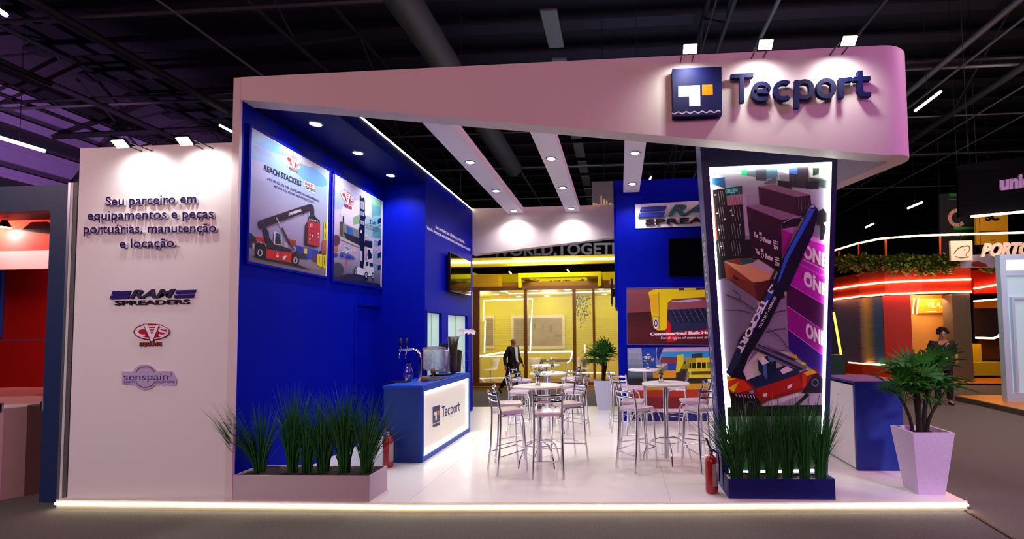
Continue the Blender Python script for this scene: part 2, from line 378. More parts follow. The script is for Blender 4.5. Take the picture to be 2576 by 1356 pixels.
tube_light((2302, 279), (2367, 230), 8.5, .04, 'long glowing tube beyond the rounded sign corner', mat('tube_glow_warm', 'ffd8b8', emit=8, ecol='ffd8b8'))
tube_light((2284, 524), (2319, 509), 8, .05, 'bright tube over the orange stand rail')
tube_light((2178, 572), (2197, 563), 8, .05, 'small bright tube low over the orange stand rail')
tube_light((1633, 455), (1638, 445), 8, .04, 'tiny lamp above the blue wall beyond the white beam')
tube_light((1281, 684), (1286, 688), 4.6, .03, 'tiny lamp above the yellow meeting booth ceiling')
tube_light((1427, 679), (1432, 684), 4.6, .03, 'tiny lamp above the pergola plants')
for px, lab in [((1385, 0, 1415, 150), 'tray of grey ceiling panels above the portal beam'), ((1700, 0, 1708, 60), 'faint hanging cable above the square logo')][:1]:
    p = at_z(1400, 120, 10.2); t = empty('ceiling_tray', (p.x, p.y, 10.2), 0, lab, 'cable tray')
    for k in range(11):
        box('panel', (-.22, -6+k*2.2, 0), (.22, -4.4+k*2.2, .06), mat('tray_grey', '5c5c58' if k < 4 else '6a6478', .5), t)
# ================================================================== STAND: platform
FY = 4.94
pf = empty('stage_platform', (0, 0, 0), 0, 'low white exhibition platform with lit front edge on grey carpet', 'platform')
xs = [-6.17, -4.95, -2.25, .5, 3.47]; fe = [4.955, 4.95, 4.925, 5.005, 5.13]; ys = [0, 6.74, 8.45, 10.1, 11.35]
def edge_strip(nm, z0, z1, out, m, **k):
    mb = MB()
    for i in range(4): mb.prism([(xs[i]-(out if i == 0 else 0), fe[i]-out, z0), (xs[i+1]+(out if i == 3 else 0), fe[i+1]-out, z0), (xs[i+1]+(out if i == 3 else 0), fe[i+1]+.0, z0), (xs[i]-(out if i == 0 else 0), fe[i]+.0, z0)], (0, 0, z1-z0))
    return mb.build(nm, m, pf, **k)
MB().prism([(x, y+.001, 0) for x, y in zip(xs, fe)]+[(3.47, 11.35, 0), (-6.17, 11.35, 0)], (0, 0, .085)).build('base', mat('platform_side', 'dcd8cc', .5, noise=.12, nscale=3), pf)
for i in range(4):
    for j in range(4):
        y0, y1 = (fe[i], fe[i+1]) if j == 0 else (ys[j], ys[j])
        MB().prism([(xs[i]+.0015, y0+.0015, .085), (xs[i+1]-.0015, y1+.0015, .085), (xs[i+1]-.0015, ys[j+1]-.0015, .085), (xs[i]+.0015, ys[j+1]-.0015, .085)], (0, 0, .015)).build('floor_panel', floorm, pf)
edge_strip('edge_profile', .078, .098, .016, mat('white_profile', 'e8e4e0', .35))
edge_strip('light_strip', .047, .068, .024, mat('edge_led', 'fff8e8', emit=15, ecol='fff2c8'), label='glowing LED strip')
edge_strip('skirting', 0, .045, .013, mat('cream_skirting', 'd8d0b8', .6, noise=.3, nscale=4))
# white front wall
wf = box('wall_front', (-6.06, FY+.002, .1), (-4.25, FY+.1, 4.01), white, bev=.004); struct(wf)
struct(box('wall_front_side', (-6.06, FY+.1, .1), (-5.99, 11.2, 4.0), white))
struct(box('wall_storage', (-4.33, FY+.1, .1), (-4.3, 8.2, 4.0), mat('wall_storage_grey', '9a949c', .7)))
# portal arch swept in plan
def portal_path():
    P = [(-4.17, FY, 4.49, 4.745)]
    for i in range(1, 9): 
        t = i/8; P.append((-4.17+(2.75+4.17)*t, FY, 4.49+(3.615-4.49)*t, 4.745+.02*t))
    for a in range(1, 9):
        th = math.radians(-90+90*a/8); P.append((2.75+.38*math.cos(th), FY+.38+.38*math.sin(th), 3.615+.04*a/8, 4.765))
    for y in (6, 7, 8, 9.44): P.append((3.13, y, 3.655+(y-5.3)*.115, 4.765))
    return P
PP = portal_path(); mb = MB(); T = .2
inn = []
for i, p in enumerate(PP):
    a = V(PP[max(i-1, 0)][:2]); b = V(PP[min(i+1, len(PP)-1)][:2]); t = (b-a).normalized(); inn.append((p[0]-t.y*T, p[1]+t.x*T))
vs = []; fs = []; sm = []
for p, q in zip(PP, inn): vs += [(p[0], p[1], p[2]), (p[0], p[1], p[3]), (q[0], q[1], p[3]), (q[0], q[1], p[2])]
for i in range(len(PP)-1):
    for k in range(4): fs.append((4*i+k, 4*i+(k+1) % 4, 4*i+4+(k+1) % 4, 4*i+4+k))
fs += [(0, 3, 2, 1), (len(vs)-4, len(vs)-3, len(vs)-2, len(vs)-1)]
po = empty('portal_arch', (-4.2, FY, .1), 0, 'tall white portal with sloping underside and rounded corner around the stand', 'portal')
pmesh = MB().add([V(v)-V((-4.2, FY, .1)) for v in vs], fs, False).build('fascia', mat('portal_white', 'dccdd0', .6, noise=.04, nscale=2), po)
bmx = bmesh.new(); bmx.from_mesh(pmesh.data); bmesh.ops.recalc_face_normals(bmx, faces=bmx.faces); bmx.to_mesh(pmesh.data); bmx.free()
for pl in pmesh.data.polygons: pl.use_smooth = abs(pl.normal.z) < .3
pmesh.data.set_sharp_from_angle(angle=.6)
box('leg', (-.05, -.004, 0), (.032, .03, 4.64), mat('portal_white'), po)
# blue poster wall with a door recess
X1 = -4.2; XL = -3.4
wp = empty('wall_poster'); struct(wp)
def blk(a, b, m=blue, par=None, name='wall_board', **k): return struct(box(name, a, b, m, par or wp, **k))
blk((X1-.08, FY+.035, .1), (X1, 7.36, 4.5)); blk((X1-.08, 7.36, 2.34), (X1, 8.15, 4.54)); blk((X1-.08, 8.10, .1), (X1, 8.15, 2.34))
blk((X1-.014, 7.32, .1), (X1+.015, 7.37, 2.38), name='wall_trim'); blk((X1-.014, 7.371, 2.34), (X1+.015, 8.14, 2.38), name='wall_trim')
dr = empty('door_1', (X1-.06, 7.36, .1)); struct(dr)
box('door_leaf', (0, 0, 0), (.035, .74, 2.24), blue, dr); 
MB().tube([(.035, .1, .98), (.07, .1, .98)], .012).tube([(.07, .1, .98), (.07, .2, .98)], .009).build('door_handle', chrome, dr)
box('wall_panel_face', (X1, 8.15, .1), (XL-.1, 8.2, 4.75), blue)['kind'] = 'structure'
# TV wall with two frosted windows
wt = empty('wall_tv'); struct(wt)
YW0, YW1 = 8.15, 10.86
for a, b in [((YW0, 2.26), (YW1, 4.75)), ((YW0, .1), (YW1, .98)), ((YW0, .98), (8.24, 2.26)), ((8.95, .98), (9.28, 2.26)), ((10.5, .98), (YW1, 2.26))]:
    blk((XL-.1, a[0], a[1]), (XL, b[0], b[1]), blue, wt)
blk((XL-.02, 8.2, .98), (XL+.012, 8.235, 2.29), blue, wt, 'wall_trim')
frost = mat('frosted_pane', 'a9c9c4', .35, emit=.42, ecol='a9cbc6')
for i, (a, b) in enumerate([(8.24, 8.95), (9.28, 10.5)]):
    wn = empty('window_%d' % (i+1), (XL-.07, a, .98)); struct(wn)
    box('pane', (-.01, .012, .012), (0, (b-a)*.5, 1.268), frost, wn); box('pane', (.004, (b-a)*.5, .012), (.014, b-a-.012, 1.268), frost, wn)
    box('window_rail', (-.012, 0, 0), (.02, b-a, .012), blue, wn); box('window_rail', (-.012, 0, 1.268), (.02, b-a, 1.28), blue, wn)
struct(box('wall_store_back', (X1, 10.82, .1), (XL-.1, 10.86, 4.7), blue))
# soffit and LED line
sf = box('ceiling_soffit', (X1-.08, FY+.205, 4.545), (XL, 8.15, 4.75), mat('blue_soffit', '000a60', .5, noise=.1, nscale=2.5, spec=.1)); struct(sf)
box('led_line', (XL-.03, FY+.2, 4.752), (XL+.008, YW1, 4.775), mat('yellow_led', 'fff6a0', emit=9, ecol='fff6b0'), label='long glowing LED line along the top of the blue walls', cat='light strip')
# back beam with sloping underside
Y2 = 10.86
bb = MB().prism([(XL, Y2, 3.70), (XL, Y2, 4.79), (-.08, Y2, 4.79), (-.08, Y2, 4.03)], (0, .22, 0)).build('lintel_back', mat('portal_white')); struct(bb)
# pillar wall
YP = 9.46
pw = empty('wall_pillar'); struct(pw)
blk((-.03, YP, .1), (3.2, YP+.1, 4.9), blue, pw); blk((-.08, YP+.03, 2.35), (-.03, 11.2, 4.9), blue, pw); blk((-.03, YP+.1, .1), (0.02, 11.2, 4.9), blue, pw)
blk((3.1, YP+.1, .1), (3.2, 11.2, 4.9), blue, pw)
# ceiling beams and their downlights
def downlight(x, y, z, lab, grp, pw_, par=None, r=.085):
    t = empty('downlight', (x, y, z), 0, lab, 'lamp', grp)
    MB().lathe([(r*.78, -.002), (r*.82, -.014), (r, -.012), (r*1.03, 0)], n=24, cap=False).build('rim', chrome, t)
    MB().lathe([(0.001, -.018), (r*.5, -.016), (r*.8, -.006)], n=24, cap=False).build('lens', lampm, t)
    l = lamp('downlight_beam', 'SPOT', (x, y, z-.03), (x, y, 0), pw_, (1, .96, .95), spot_size=2.4, spot_blend=.7, shadow_soft_size=.06)
    l.parent = t; l.matrix_parent_inverse = Matrix.Translation((-x, -y, -z))
ZB = 4.65
beam_m = mat('beam_white', 'f8f0f8', .55, noise=.04, nscale=2)
beams = [((-2.56, -2.19), 10.86, 'white ceiling beam nearest the blue poster wall', [(-2.385, 7.5), (-2.37, 9.08), (-2.36, 10.6)], 'beam nearest the blue poster wall'),
         ((-1.20, -.87), 10.86, 'middle white ceiling beam', [(-1.055, 7.47), (-1.05, 9.01), (-1.04, 10.55)], 'middle white beam'),
         ((.12, .44), YP, 'short white ceiling beam ending at the blue sign wall', [(.285, 7.35), (.285, 8.9)], 'short white beam by the sign wall')]
for (x0, x1), ye, lab, ds, nm in beams:
    box('ceiling_beam', (x0, FY+.2, ZB), (x1, ye, ZB+.14), beam_m, label=lab, cat='ceiling beam')['kind'] = 'thing'
    w3 = ['front end of the ', 'middle of the ', 'back end of the '] if len(ds) == 3 else ['front end of the ', 'back end of the ']
    for (x, y), wo in zip(ds, w3): downlight(x, y, ZB, 'round recessed downlight at the '+wo+nm, 'downlights in the white beams', 100)
for y, wo in [(5.71, 'over the reach stacker poster'), (6.69, 'between the two posters'), (7.7, 'by the niche over the door')]:
    downlight(-3.81, y, 4.545, 'round downlight in the blue soffit '+wo, 'downlights in the blue soffit', 100)
# floodlights
def flood(px, py, z, lab, tilt, pw_, y=4.66, tz=3.4):
    p = at_y(px, py, y); x, zz = p.x, p.z; t = empty('floodlight', (x, y, zz), 0, lab, 'floodlight')
    M = Matrix.Rotation(math.radians(-38), 4, 'X') @ Matrix.Rotation(math.radians(tilt), 4, 'Y')
    for nm, a, b, m in [('housing', (-.072, -.05, .0), (.072, .05, .03), black), ('lens', (-.064, -.042, -.01), (.064, .042, -.001), mat('flood_glass', 'ffffff', emit=60, ecol='fffef0'))]:
        o = box(nm, a, b, m, t); o.matrix_local = M
    MB().tube([(-.06, 0, .03), (-.06, FY-y+.06, .03), (-.06, FY-y+.06, z-zz-.06)], .008).tube([(.06, 0, .03), (.06, FY-y+.06, .03), (.06, FY-y+.06, z-zz-.06)], .008).build('bracket', black, t)
    l = lamp('floodlight_beam', 'SPOT', (x, y+.03, zz-.03), (x, FY+.25, tz), pw_, (1, .99, .93), spot_size=2.5, spot_blend=.9, shadow_soft_size=.05)
    l.parent = t; l.matrix_parent_inverse = Matrix.Translation((-x, -y, -zz))
flood(303, 362, 4.01, 'bright floodlight above the word parceiro near the outer wall end', 0, 28)
flood(464, 355, 4.01, 'bright floodlight on the white wall beside the portal leg', 0, 28)
flood(1736, 123, 4.76, 'bright floodlight above the square navy logo', 0, 28, tz=4.0)
flood(1926, 112, 4.76, 'bright floodlight above the middle of the big lettering', 0, 28, tz=4.0)
flood(2136, 103, 4.76, 'bright floodlight above the end of the big lettering', 0, 28, tz=4.0)
# ================================================================== lettering on the white wall
def fy(sc, ox, oy):
    return lambda x, y, Y=FY: at_y(ox+x/sc, oy+y/sc, Y)
W = fy(2.608, 200, 480)
purple = mat('purple_letter', '200c5c', .8, spec=.1)
sl = empty('slogan_lettering', tuple(W(470, 220)), 0, 'purple raised slogan lettering on the white wall', 'lettering')
sl.location = (0, 0, 0)
for body, x0, x1, b0, b1 in [('Seu parceiro em', 188, 782, 102, 82), ('equipamentos e peças', 70, 893, 194, 180), ('portuárias, manutenção', 45, 910, 282, 273), ('e locação.', 280, 655, 377, 370)]:
    letters3d(body, W(x0, b0), W(x1, b1), W(x0, b0-57), (0, -1, 0), .022, purple, sl, bold=.008, gap=.006, side=white)
def flat(name, pts, dep, m, par, gap=0): return MB().prism([p+V((0, -gap, 0)) for p in pts], (0, -dep, 0)).build(name, m, par)
navyl = mat('logo_indigo', '2a1470', .7, spec=.15); greyl = mat('logo_slate', '302e48', .7, spec=.15); darkl = mat('logo_plum', '241828', .7, spec=.15)
rl = empty('spreader_logo', (0, 0, 0), 0, 'raised RAM SPREADERS logo with paired stripes on the white wall', 'logo')
for q in ([(225, 660), (343, 656), (335, 680), (217, 684)], [(213, 688), (333, 684), (326, 708), (205, 712)], [(642, 653), (768, 650), (758, 672), (635, 676)], [(632, 682), (757, 678), (750, 701), (625, 704)]):
    flat('stripe', [W(*p) for p in q], .015, navyl, rl)
letters3d('RAM', W(335, 706), W(634, 698), W(335, 654), (0, -1, 0), .015, greyl, rl, bold=.03, shear=.35)
letters3d('SPREADERS', W(235, 751), W(727, 742), W(235, 723), (0, -1, 0), .012, darkl, rl, bold=.022)
def cvs(A, tf, rc='b01828', wc='f0e4f4'):
    E = lambda rx, ry: [tf(rx*math.cos(t), ry*math.sin(t)) for t in [2*math.pi*i/24 for i in range(24)]]
    A.poly('7a1020', E(1.1, .52)); A.poly(wc, E(1.07, .49)); A.poly(rc, E(.98, .42))
    def arcp(cx, cy, rx, ry, a0, a1): return [(cx+rx*math.cos(math.radians(a0+(a1-a0)*i/8)), cy+ry*math.sin(math.radians(a0+(a1-a0)*i/8))) for i in range(9)]
    def thick(P, w, col):
        for a, b in zip(P, P[1:]):
            dx, dy = b[0]-a[0], b[1]-a[1]; L = math.hypot(dx, dy); nx, ny = -dy/L*w/2, dx/L*w/2
            A.poly(col, [tf(a[0]+nx, a[1]+ny), tf(b[0]+nx, b[1]+ny), tf(b[0]-nx, b[1]-ny), tf(a[0]-nx, a[1]-ny)]); A.k -= 1
        A.k += 1
    thick(arcp(-.55, 0, .38, .26, -35, -290), .15, wc)
    thick(arcp(.66, -.12, .2, .12, -20, -200)+arcp(.66, .12, .24, .13, -70, 150), .13, wc)
    A.poly(rc, [tf(-.5, -.5), tf(.5, -.5), tf(.02, .68)])
    A.poly('7a1020', [tf(-.56, -.54), tf(-.22, -.54), tf(0.0, .1), tf(.26, -.5), tf(.54, -.5), tf(.06, .7), tf(-.08, .7)])
    A.poly(wc, [tf(-.5, -.5), tf(-.24, -.5), tf(0.0, .2), tf(.3, -.46), tf(.46, -.46), tf(.05, .62), tf(-.05, .62)])
    for k, (a, b) in enumerate([(-.2, .3), (-.14, .22), (-.08, .15)]): A.poly(wc, [tf(a, -.42+k*.17), tf(b, -.42+k*.17), tf(b-.03, -.34+k*.17), tf(a+.03, -.34+k*.17)])
cl = empty('truck_maker_logo', (0, 0, 0), 0, 'red oval CVS FERRARI logo on the white wall', 'logo')
E_ = [W(474+112*math.cos(t), 925+54*math.sin(t)) for t in [2*math.pi*i/28 for i in range(28)]]
flat('plate', E_, .014, mat('logo_red', '7a1020', .4), cl)
A = Art(lambda x, y: at_y(x, y, FY-.015), (0, -1, 0), 200, 480, 2.608); cvs(A, lambda u, v: (474+u*104, 925+v*98)); A.build('emblem', cl)
letters3d('FERRARI', W(400, 1021), W(540, 1018), W(400, 996), (0, -1, 0), .012, mat('logo_rust', '7c2418', .5), cl, bold=.02)
sp = empty('safety_company_logo', (0, 0, 0), 0, 'lilac cut-out senspain SAFETY SOLUTIONS logo low on the white wall', 'logo')
lil = mat('lilac_plate', 'b7a6cc', .4)
flat('plate', [W(432+84*math.cos(t), 1222+84*math.sin(t)) for t in [2*math.pi*i/32 for i in range(32)]], .01, lil, sp)
flat('plate', [W(285, 1186), W(610, 1182), W(640, 1236), W(636, 1276), W(285, 1270)], .0105, lil, sp)
A = Art(lambda x, y: at_y(x, y, FY-.0106), (0, -1, 0), 200, 480, 2.608)
def ringarc(A, cx, cy, r, a0, a1, w, col):
    A.line(col, [(cx+r*math.cos(math.radians(a0+(a1-a0)*i/12)), cy+r*math.sin(math.radians(a0+(a1-a0)*i/12))) for i in range(13)], w)
ringarc(A, 432, 1222, 69, 205, 335, 6, '7a4a3a'); ringarc(A, 432, 1222, 69, 25, 155, 6, '7a4a3a')
A.text('senspain', '3c2c66', (290, 1243), (580, 1240), (290, 1199), .0); A.text('SAFETY', '4a3a78', (290, 1262), (368, 1260), (290, 1250), .02); A.text('SOLUTIONS', '4a3a78', (495, 1262), (626, 1260), (495, 1248), .02)
ringarc(A, 590, 1205, 13, -60, 120, 4, '4a3a78'); A.build('print', sp)
# big navy logo block and letters on the portal
S = lambda x, y, Y=FY: at_y(1640+x/3.0814, 60+y/3.0814, Y)
lg = empty('square_logo_block', (0, 0, 0), 0, 'thick square navy logo block with white angle and orange square', 'sign')
lnavy = mat('sign_navy', '070f48', .6, spec=.2)
flat('block', [S(x, y) for x, y in ((150, 385), (525, 368), (531, 730), (155, 747))], .09, lnavy, lg)
dY = FY-.091
def SB(x, y, Y=dY):   # keep art on the enlarged front face of the block
    return S(x, y, Y)
A = Art(lambda x, y: at_y(x, y, dY), (0, -1, 0), 1640, 60, 3.0814)
def kx(x, y):   # block front face sits nearer: scale the drawing about the block centre
    return (340+(x-340)*1.0, 557+(y-557)*1.0)
A.poly('f2e8ea', [(205, 482), (372, 475), (376, 636), (290, 640), (288, 562), (204, 566)])
A.poly('e88a08', [(388, 472), (470, 470), (473, 550), (389, 553)])
wv = [(157+i*373/36, 692-i*.35+7*math.sin(i*math.pi*2/6)) for i in range(37)]
A.line('d8ccd8', wv, 9); A.line('8c88a4', [(x, y+2) for x, y in wv], 2); A.build('emblem', lg)
bs = empty('company_lettering', (0, 0, 0), 0, 'large raised navy Tecport lettering on the portal', 'sign')
tecport(at_y(1834, 267, FY), at_y(2181.5, 251.5, FY), at_y(1834, 196.4, FY), (0, -1, 0), .05, lnavy, bs, gap=.03)
# small text on the TV wall
tx = empty('wall_slogan', (0, 0, 0), 0, 'small white slogan in two lines on the blue TV wall', 'lettering')
A = Art(lambda x, y: at_x(x, y, XL+.002), (1, 0, 0), 860, 400, 5.215)
A.text('Seu parceiro em eficiência portuárias.', 'e6e4f4', (1228, 908), (1612, 1110), (1228, 862), .03)
A.text('Venda de peças e equipamentos, manutenção e locação!', 'e6e4f4', (1112, 915), (1686, 1208), (1112, 872), .03)
A.build('lettering', tx)['kind'] = 'stuff'
# ================================================================== posters
def poster_board(nm, quad, plane, n, th, m, lab, frame=.035):
    t = empty(nm, (0, 0, 0), 0, lab, 'poster'); P = [plane(*q) for q in quad]; n = V(n); c = sum(P, V((0, 0, 0)))/4
    MB().prism([p+n*.002 for p in P], n*th).build('board', white, t)
    for i in range(4):
        a, b = P[i], P[(i+1) % 4]; e = (b-a).normalized(); o = n.cross(e)
        if o.dot(a-c) < 0: o = -o
        a2 = a-e*frame*(1-i % 2); b2 = b+e*frame*(1-i % 2)
        MB().prism([a2+n*.002, b2+n*.002, b2+o*frame+n*.002, a2+o*frame+n*.002], n*(th+.008)).build('frame_bar', m, t)
    return t
XP = X1+.0225
q1 = [(628, 320), (825, 431), (818.5, 696), (619, 657.5)]
t = poster_board('reach_stacker_poster', q1, lambda x, y: at_x(x, y, X1), (1, 0, 0), .02, blue, 'large framed poster of a red reach stacker lifting a red container', .03)
A = Art(lambda x, y: at_x(x, y, XP), (1, 0, 0), 0, 0, 1, q1, gain=.72)
A.grad(['a8b4e8', '9cc4f2', 'b4bce8', 'b8b4dc', 'a89cc8', 'a096c0'], (600, 300), (830, 425), (830, 680), (600, 640), 24)
A.frame(610, 310, 5.896)
A.ell('6aa8f0', (1000, 760), 260, 130, sk=.5); A.ell('7ab4f4', (420, 330), 300, 90, sk=.4); A.ell('c4c4f0', (250, 700), 200, 140, sk=.4); A.ell('d8ccf4', (800, 500), 260, 60, sk=.55); A.ell('a4b0ea', (300, 420), 140, 50, sk=.5)
cvs(A, lambda u, v: (750+u*104, 575+v*165+u*62), 'c8283a', 'f4ecf8')
A.text('FERRARI', 'a01c3c', (683, 680), (815, 742), (683, 648), .05)
A.text('REACH STACKERS', '1c1848', (313, 698), (870, 938), (318, 615), .035)
A.text('CUT UP TO 25% FUEL CONSUMPTION AND EMISSIONS', '2a2458', (365, 838), (1138, 1172), (367, 805), .02)
A.text('RETAIN FULL POWER AND PRODUCTIVITY', '2a2458', (472, 952), (1062, 1195), (474, 920), .02)
A.poly('f0ecf6', [(920, 855), (1060, 905), (1065, 955), (1080, 965), (1073, 1040), (938, 985), (938, 935), (918, 925)])
A.text('ENERGY', 'b01830', (926, 910), (1056, 962), (926, 872), .05); A.text('SAVING', '1c3c3c', (942, 970), (1070, 1022), (944, 930), .05)
A.frame(610, 500, 6.165)
A.poly('8c8690', [(0, 760), (190, 775), (800, 870), (1400, 1010), (1400, 1300), (0, 1000)])
A.poly('7c767c', [(0, 850), (500, 930), (1400, 1150), (1400, 1300), (0, 1000)])
A.poly('1c2038', [(70, 580), (110, 545), (150, 560), (200, 600), (200, 690), (70, 680)]); A.ell('18423c', (115, 565), 35, 40)
A.poly('4a1c30', [(70, 660), (190, 680), (190, 775), (70, 760)]); A.poly('cfc4b8', [(150, 692), (185, 692), (185, 778), (152, 772)])
A.poly('e01c14', [(205, 592), (330, 602), (335, 680), (205, 665)])
A.poly('a43c1c', [(690, 618), (828, 648), (828, 730), (690, 700)]); A.poly('c0bcc8', [(640, 670), (700, 680), (700, 760), (640, 745)])
A.poly('2c30a8', [(820, 715), (1000, 770), (1170, 800), (1165, 900), (860, 870)]); A.poly('3040c8', [(1000, 765), (1080, 790), (1078, 950), (998, 930)])
A.poly('2838a8', [(1085, 800), (1170, 815), (1165, 985), (1085, 950)]); A.poly('e8d820', [(945, 770), (1000, 775), (998, 862), (945, 850)]); A.poly('2a2458', [(850, 830), (1000, 860), (1000, 950), (860, 930)]); A.poly('6a3420', [(1080, 885), (1150, 900), (1150, 990), (1080, 970)])
A.poly('1a1a30', [(1165, 840), (1200, 805), (1260, 830), (1260, 870), (1165, 870)])
for q, c in [([(1258, 370), (1308, 335), (1306, 510), (1254, 530)], 'e8e020'), ([(1254, 530), (1306, 512), (1302, 640), (1252, 648)], 'd8d018'), ([(1232, 660), (1302, 640), (1296, 750), (1230, 760)], 'b86848'), ([(1230, 760), (1296, 750), (1294, 850), (1228, 855)], 'a85c38'), ([(1155, 858), (1232, 862), (1225, 1065), (1155, 1030)], 'e8e010'), ([(1236, 870), (1292, 868), (1286, 1085), (1232, 1062)], 'e0d810')]:
    A.poly('403010', [(x+(3 if i in (1, 2) else -3), y+(3 if i > 1 else -3)) for i, (x, y) in enumerate(q)]); A.poly(c, q)
for x, y0, y1 in [(1283, 380, 470), (1280, 545, 610), (1185, 890, 1000), (1262, 905, 1030)]: A.line('302808', [(x, y0), (x-2, y1)], 8)
A.poly('241c2a', [(120, 885), (700, 990), (860, 1020), (1065, 1110), (780, 1045), (300, 940)])
A.poly('0e0c18', [(188, 685), (330, 700), (370, 780), (365, 900), (350, 935), (260, 935), (185, 890)])
A.poly('1e1a2c', [(305, 480), (360, 455), (400, 510), (410, 600), (470, 690), (760, 790), (745, 830), (360, 710)])
A.poly('e02814', [(360, 710), (372, 780), (480, 800), (495, 840), (515, 815), (640, 830), (760, 835), (740, 985), (362, 915), (365, 800)])
A.poly('1a1620', [(360, 712), (745, 800), (750, 832), (372, 780)]); A.poly('2a1820', [(760, 840), (840, 800), (872, 850), (870, 1000), (840, 1035), (770, 1015), (740, 960)])
for c, rx, ry in [((262, 838), 78, 92), ((815, 955), 60, 82)]: A.ell('100c14', c, rx, ry)
for c, rx, ry in [((264, 838), 39, 54), ((814, 955), 31, 50)]: A.ell('e4e0ee', c, rx, ry); A.ell('1c1822', c, rx*.68, ry*.72)
A.poly('e8e4f4', [(480, 505), (600, 545), (605, 660), (555, 720), (470, 705)]); A.poly('2c4860', [(505, 525), (595, 552), (598, 650), (560, 700), (495, 690)]); A.poly('101018', [(520, 590), (560, 600), (590, 690), (540, 710), (500, 690)])
A.poly('70b8b8', [(575, 560), (596, 565), (598, 640), (580, 640)])
A.line('e8e4f0', [(215, 660), (330, 695)], 20)
for i in range(6): A.line('14101c', [(205+i*22, 650+i*6), (220+i*22, 690+i*6)], 9)
A.poly('2c1c34', [(232, 350), (330, 312), (530, 245), (920, 115), (1050, 80), (1095, 112), (1108, 215), (1075, 270), (1040, 262), (1040, 190), (960, 215), (935, 250), (915, 225), (540, 372), (370, 432), (355, 460), (260, 470), (245, 430)])
A.line('5a4866', [(305, 318), (335, 430)], 10); A.line('4c4058', [(232, 352), (1050, 84)], 6); A.line('b8a840', [(370, 434), (930, 232)], 4)
A.line('c8c4dc', [(515, 290), (600, 460)], 14); A.line('241c30', [(600, 450), (700, 650)], 26); A.line('3a1420', [(695, 640), (790, 800)], 22)
A.text('CVS FERRARI', 'f0ecf8', (706, 264), (902, 196), (702, 226), .06)
A.line('c8ccdc', [(1020, 200), (1030, 270)], 12); A.line('2a3448', [(1085, 120), (1100, 270)], 14)
A.poly('1a1424', [(1012, 290), (1040, 265), (1080, 270), (1110, 260), (1140, 300), (1196, 345), (1190, 388), (1010, 330)])
A.poly('3c1020', [(1008, 340), (960, 410), (950, 715), (1000, 700)]); A.poly('c82038', [(1008, 338), (1196, 388), (1188, 742), (1000, 700)])
A.poly('1a0c14', [(952, 715), (1000, 700), (1188, 742), (1090, 757)])
for a, b in [((1055, 355), (1050, 710)), ((1100, 365), (1096, 720)), ((1145, 380), (1140, 735))]: A.line('6c0c20', [a, b], 4)
for y in (455, 515, 575, 640): A.line('7c1428', [(1006, y), (1190, y+45)], 4)
for i in range(7): A.line('f0ecf4', [(1030+i*25, 310+i*6), (1022+i*25, 335+i*6)], 9)
A.ell('f4e8f0', (1055, 415), 18, 28); A.ell('c82038', (1055, 415), 10, 17)
for x, y in [(1035, 555), (1070, 572), (1160, 540), (1030, 625), (1165, 590)]: A.poly('f0e8ec', [(x-7, y-12), (x+9, y-8), (x+9, y+14), (x-7, y+10)])
A.poly('f4ecec', [(612, 895), (680, 878), (640, 945), (606, 942)]); A.ell('f4ecec', (528, 888), 20, 22); A.ell('f4ecec', (530, 848), 15, 10)
A.line('e8902c', [(340, 705), (350, 735)], 14); A.ell('9c5c30', (760, 820), 12, 14)
A.build('print', t)
q2 = [(838, 437), (960, 507), (957, 723), (834.5, 703)]
t = poster_board('container_lift_poster', q2, lambda x, y: at_x(x, y, X1), (1, 0, 0), .02, blue, 'narrower framed poster of a dark mast truck lifting a grey container', .03)
A = Art(lambda x, y: at_x(x, y, XP), (1, 0, 0), 820, 430, 4.52, q2, gain=.72)
A.grad(['d4c8f4', 'b8bcec', 'd0c4ec', 'd8c8e8', 'c0acd0', 'b0a4c0', '7a7890', '38384a'], (50, 0), (640, 330), (640, 1340), (50, 1250), 26)
A.ell('a8b8f0', (130, 330), 110, 110); A.ell('e4d8f4', (330, 480), 160, 150)
A.poly('7cb898', [(515, 285), (640, 350), (640, 480), (520, 520)]); A.poly('5c9ca8', [(520, 380), (640, 420), (640, 780), (530, 760)]); A.poly('84c0c0', [(530, 520), (640, 500), (640, 600), (535, 640)])
A.poly('9cb8c4', [(450, 500), (530, 540), (530, 780), (440, 700)]); A.poly('86b088', [(305, 530), (380, 495), (380, 600), (310, 615)])
for y in (560, 810, 950, 1090): A.poly('6cb0d0', [(548, y-25), (580, y-20), (580, y+55), (548, y+45)]); A.poly('1c2c60', [(588, y-10), (628, y-30), (628, y+30), (588, y+45)])
for y in (630, 760, 900, 1050): A.line('a8ccd0', [(440, y-20), (640, y+20)], 8)
A.ell('5c2838', (115, 790), 45, 65); A.ell('b86838', (115, 890), 22, 40); A.ell('3434a0', (108, 960), 25, 25); A.ell('b05c80', (230, 1040), 14, 60); A.ell('d8a8b0', (320, 900), 25, 25)
A.ell('3c3c50', (130, 1130), 70, 90); A.ell('2a2c40', (300, 1230), 180, 60); A.poly('20222e', [(60, 1190), (640, 1290), (640, 1400), (60, 1300)])
cvs(A, lambda u, v: (245+u*72, 305+v*130+u*48), 'b01c38', 'f0e4f4'); A.text('FERRARI', 'a01c3c', (204, 405), (290, 438), (204, 374), .05)
A.poly('7c8078', [(160, 580), (385, 680), (385, 860), (150, 765)]); A.poly('24222c', [(190, 690), (390, 770), (390, 865), (240, 800)]); A.poly('4a4440', [(160, 575), (190, 585), (190, 775), (155, 765)]); A.line('0c0c14', [(195, 515), (198, 590)], 14)
A.poly('b8b0b0', [(160, 740), (380, 850), (380, 872), (150, 775)]); A.poly('2860c0', [(235, 630), (290, 655), (290, 725), (235, 700)]); A.poly('3c70c8', [(290, 665), (308, 672), (306, 732), (290, 725)])
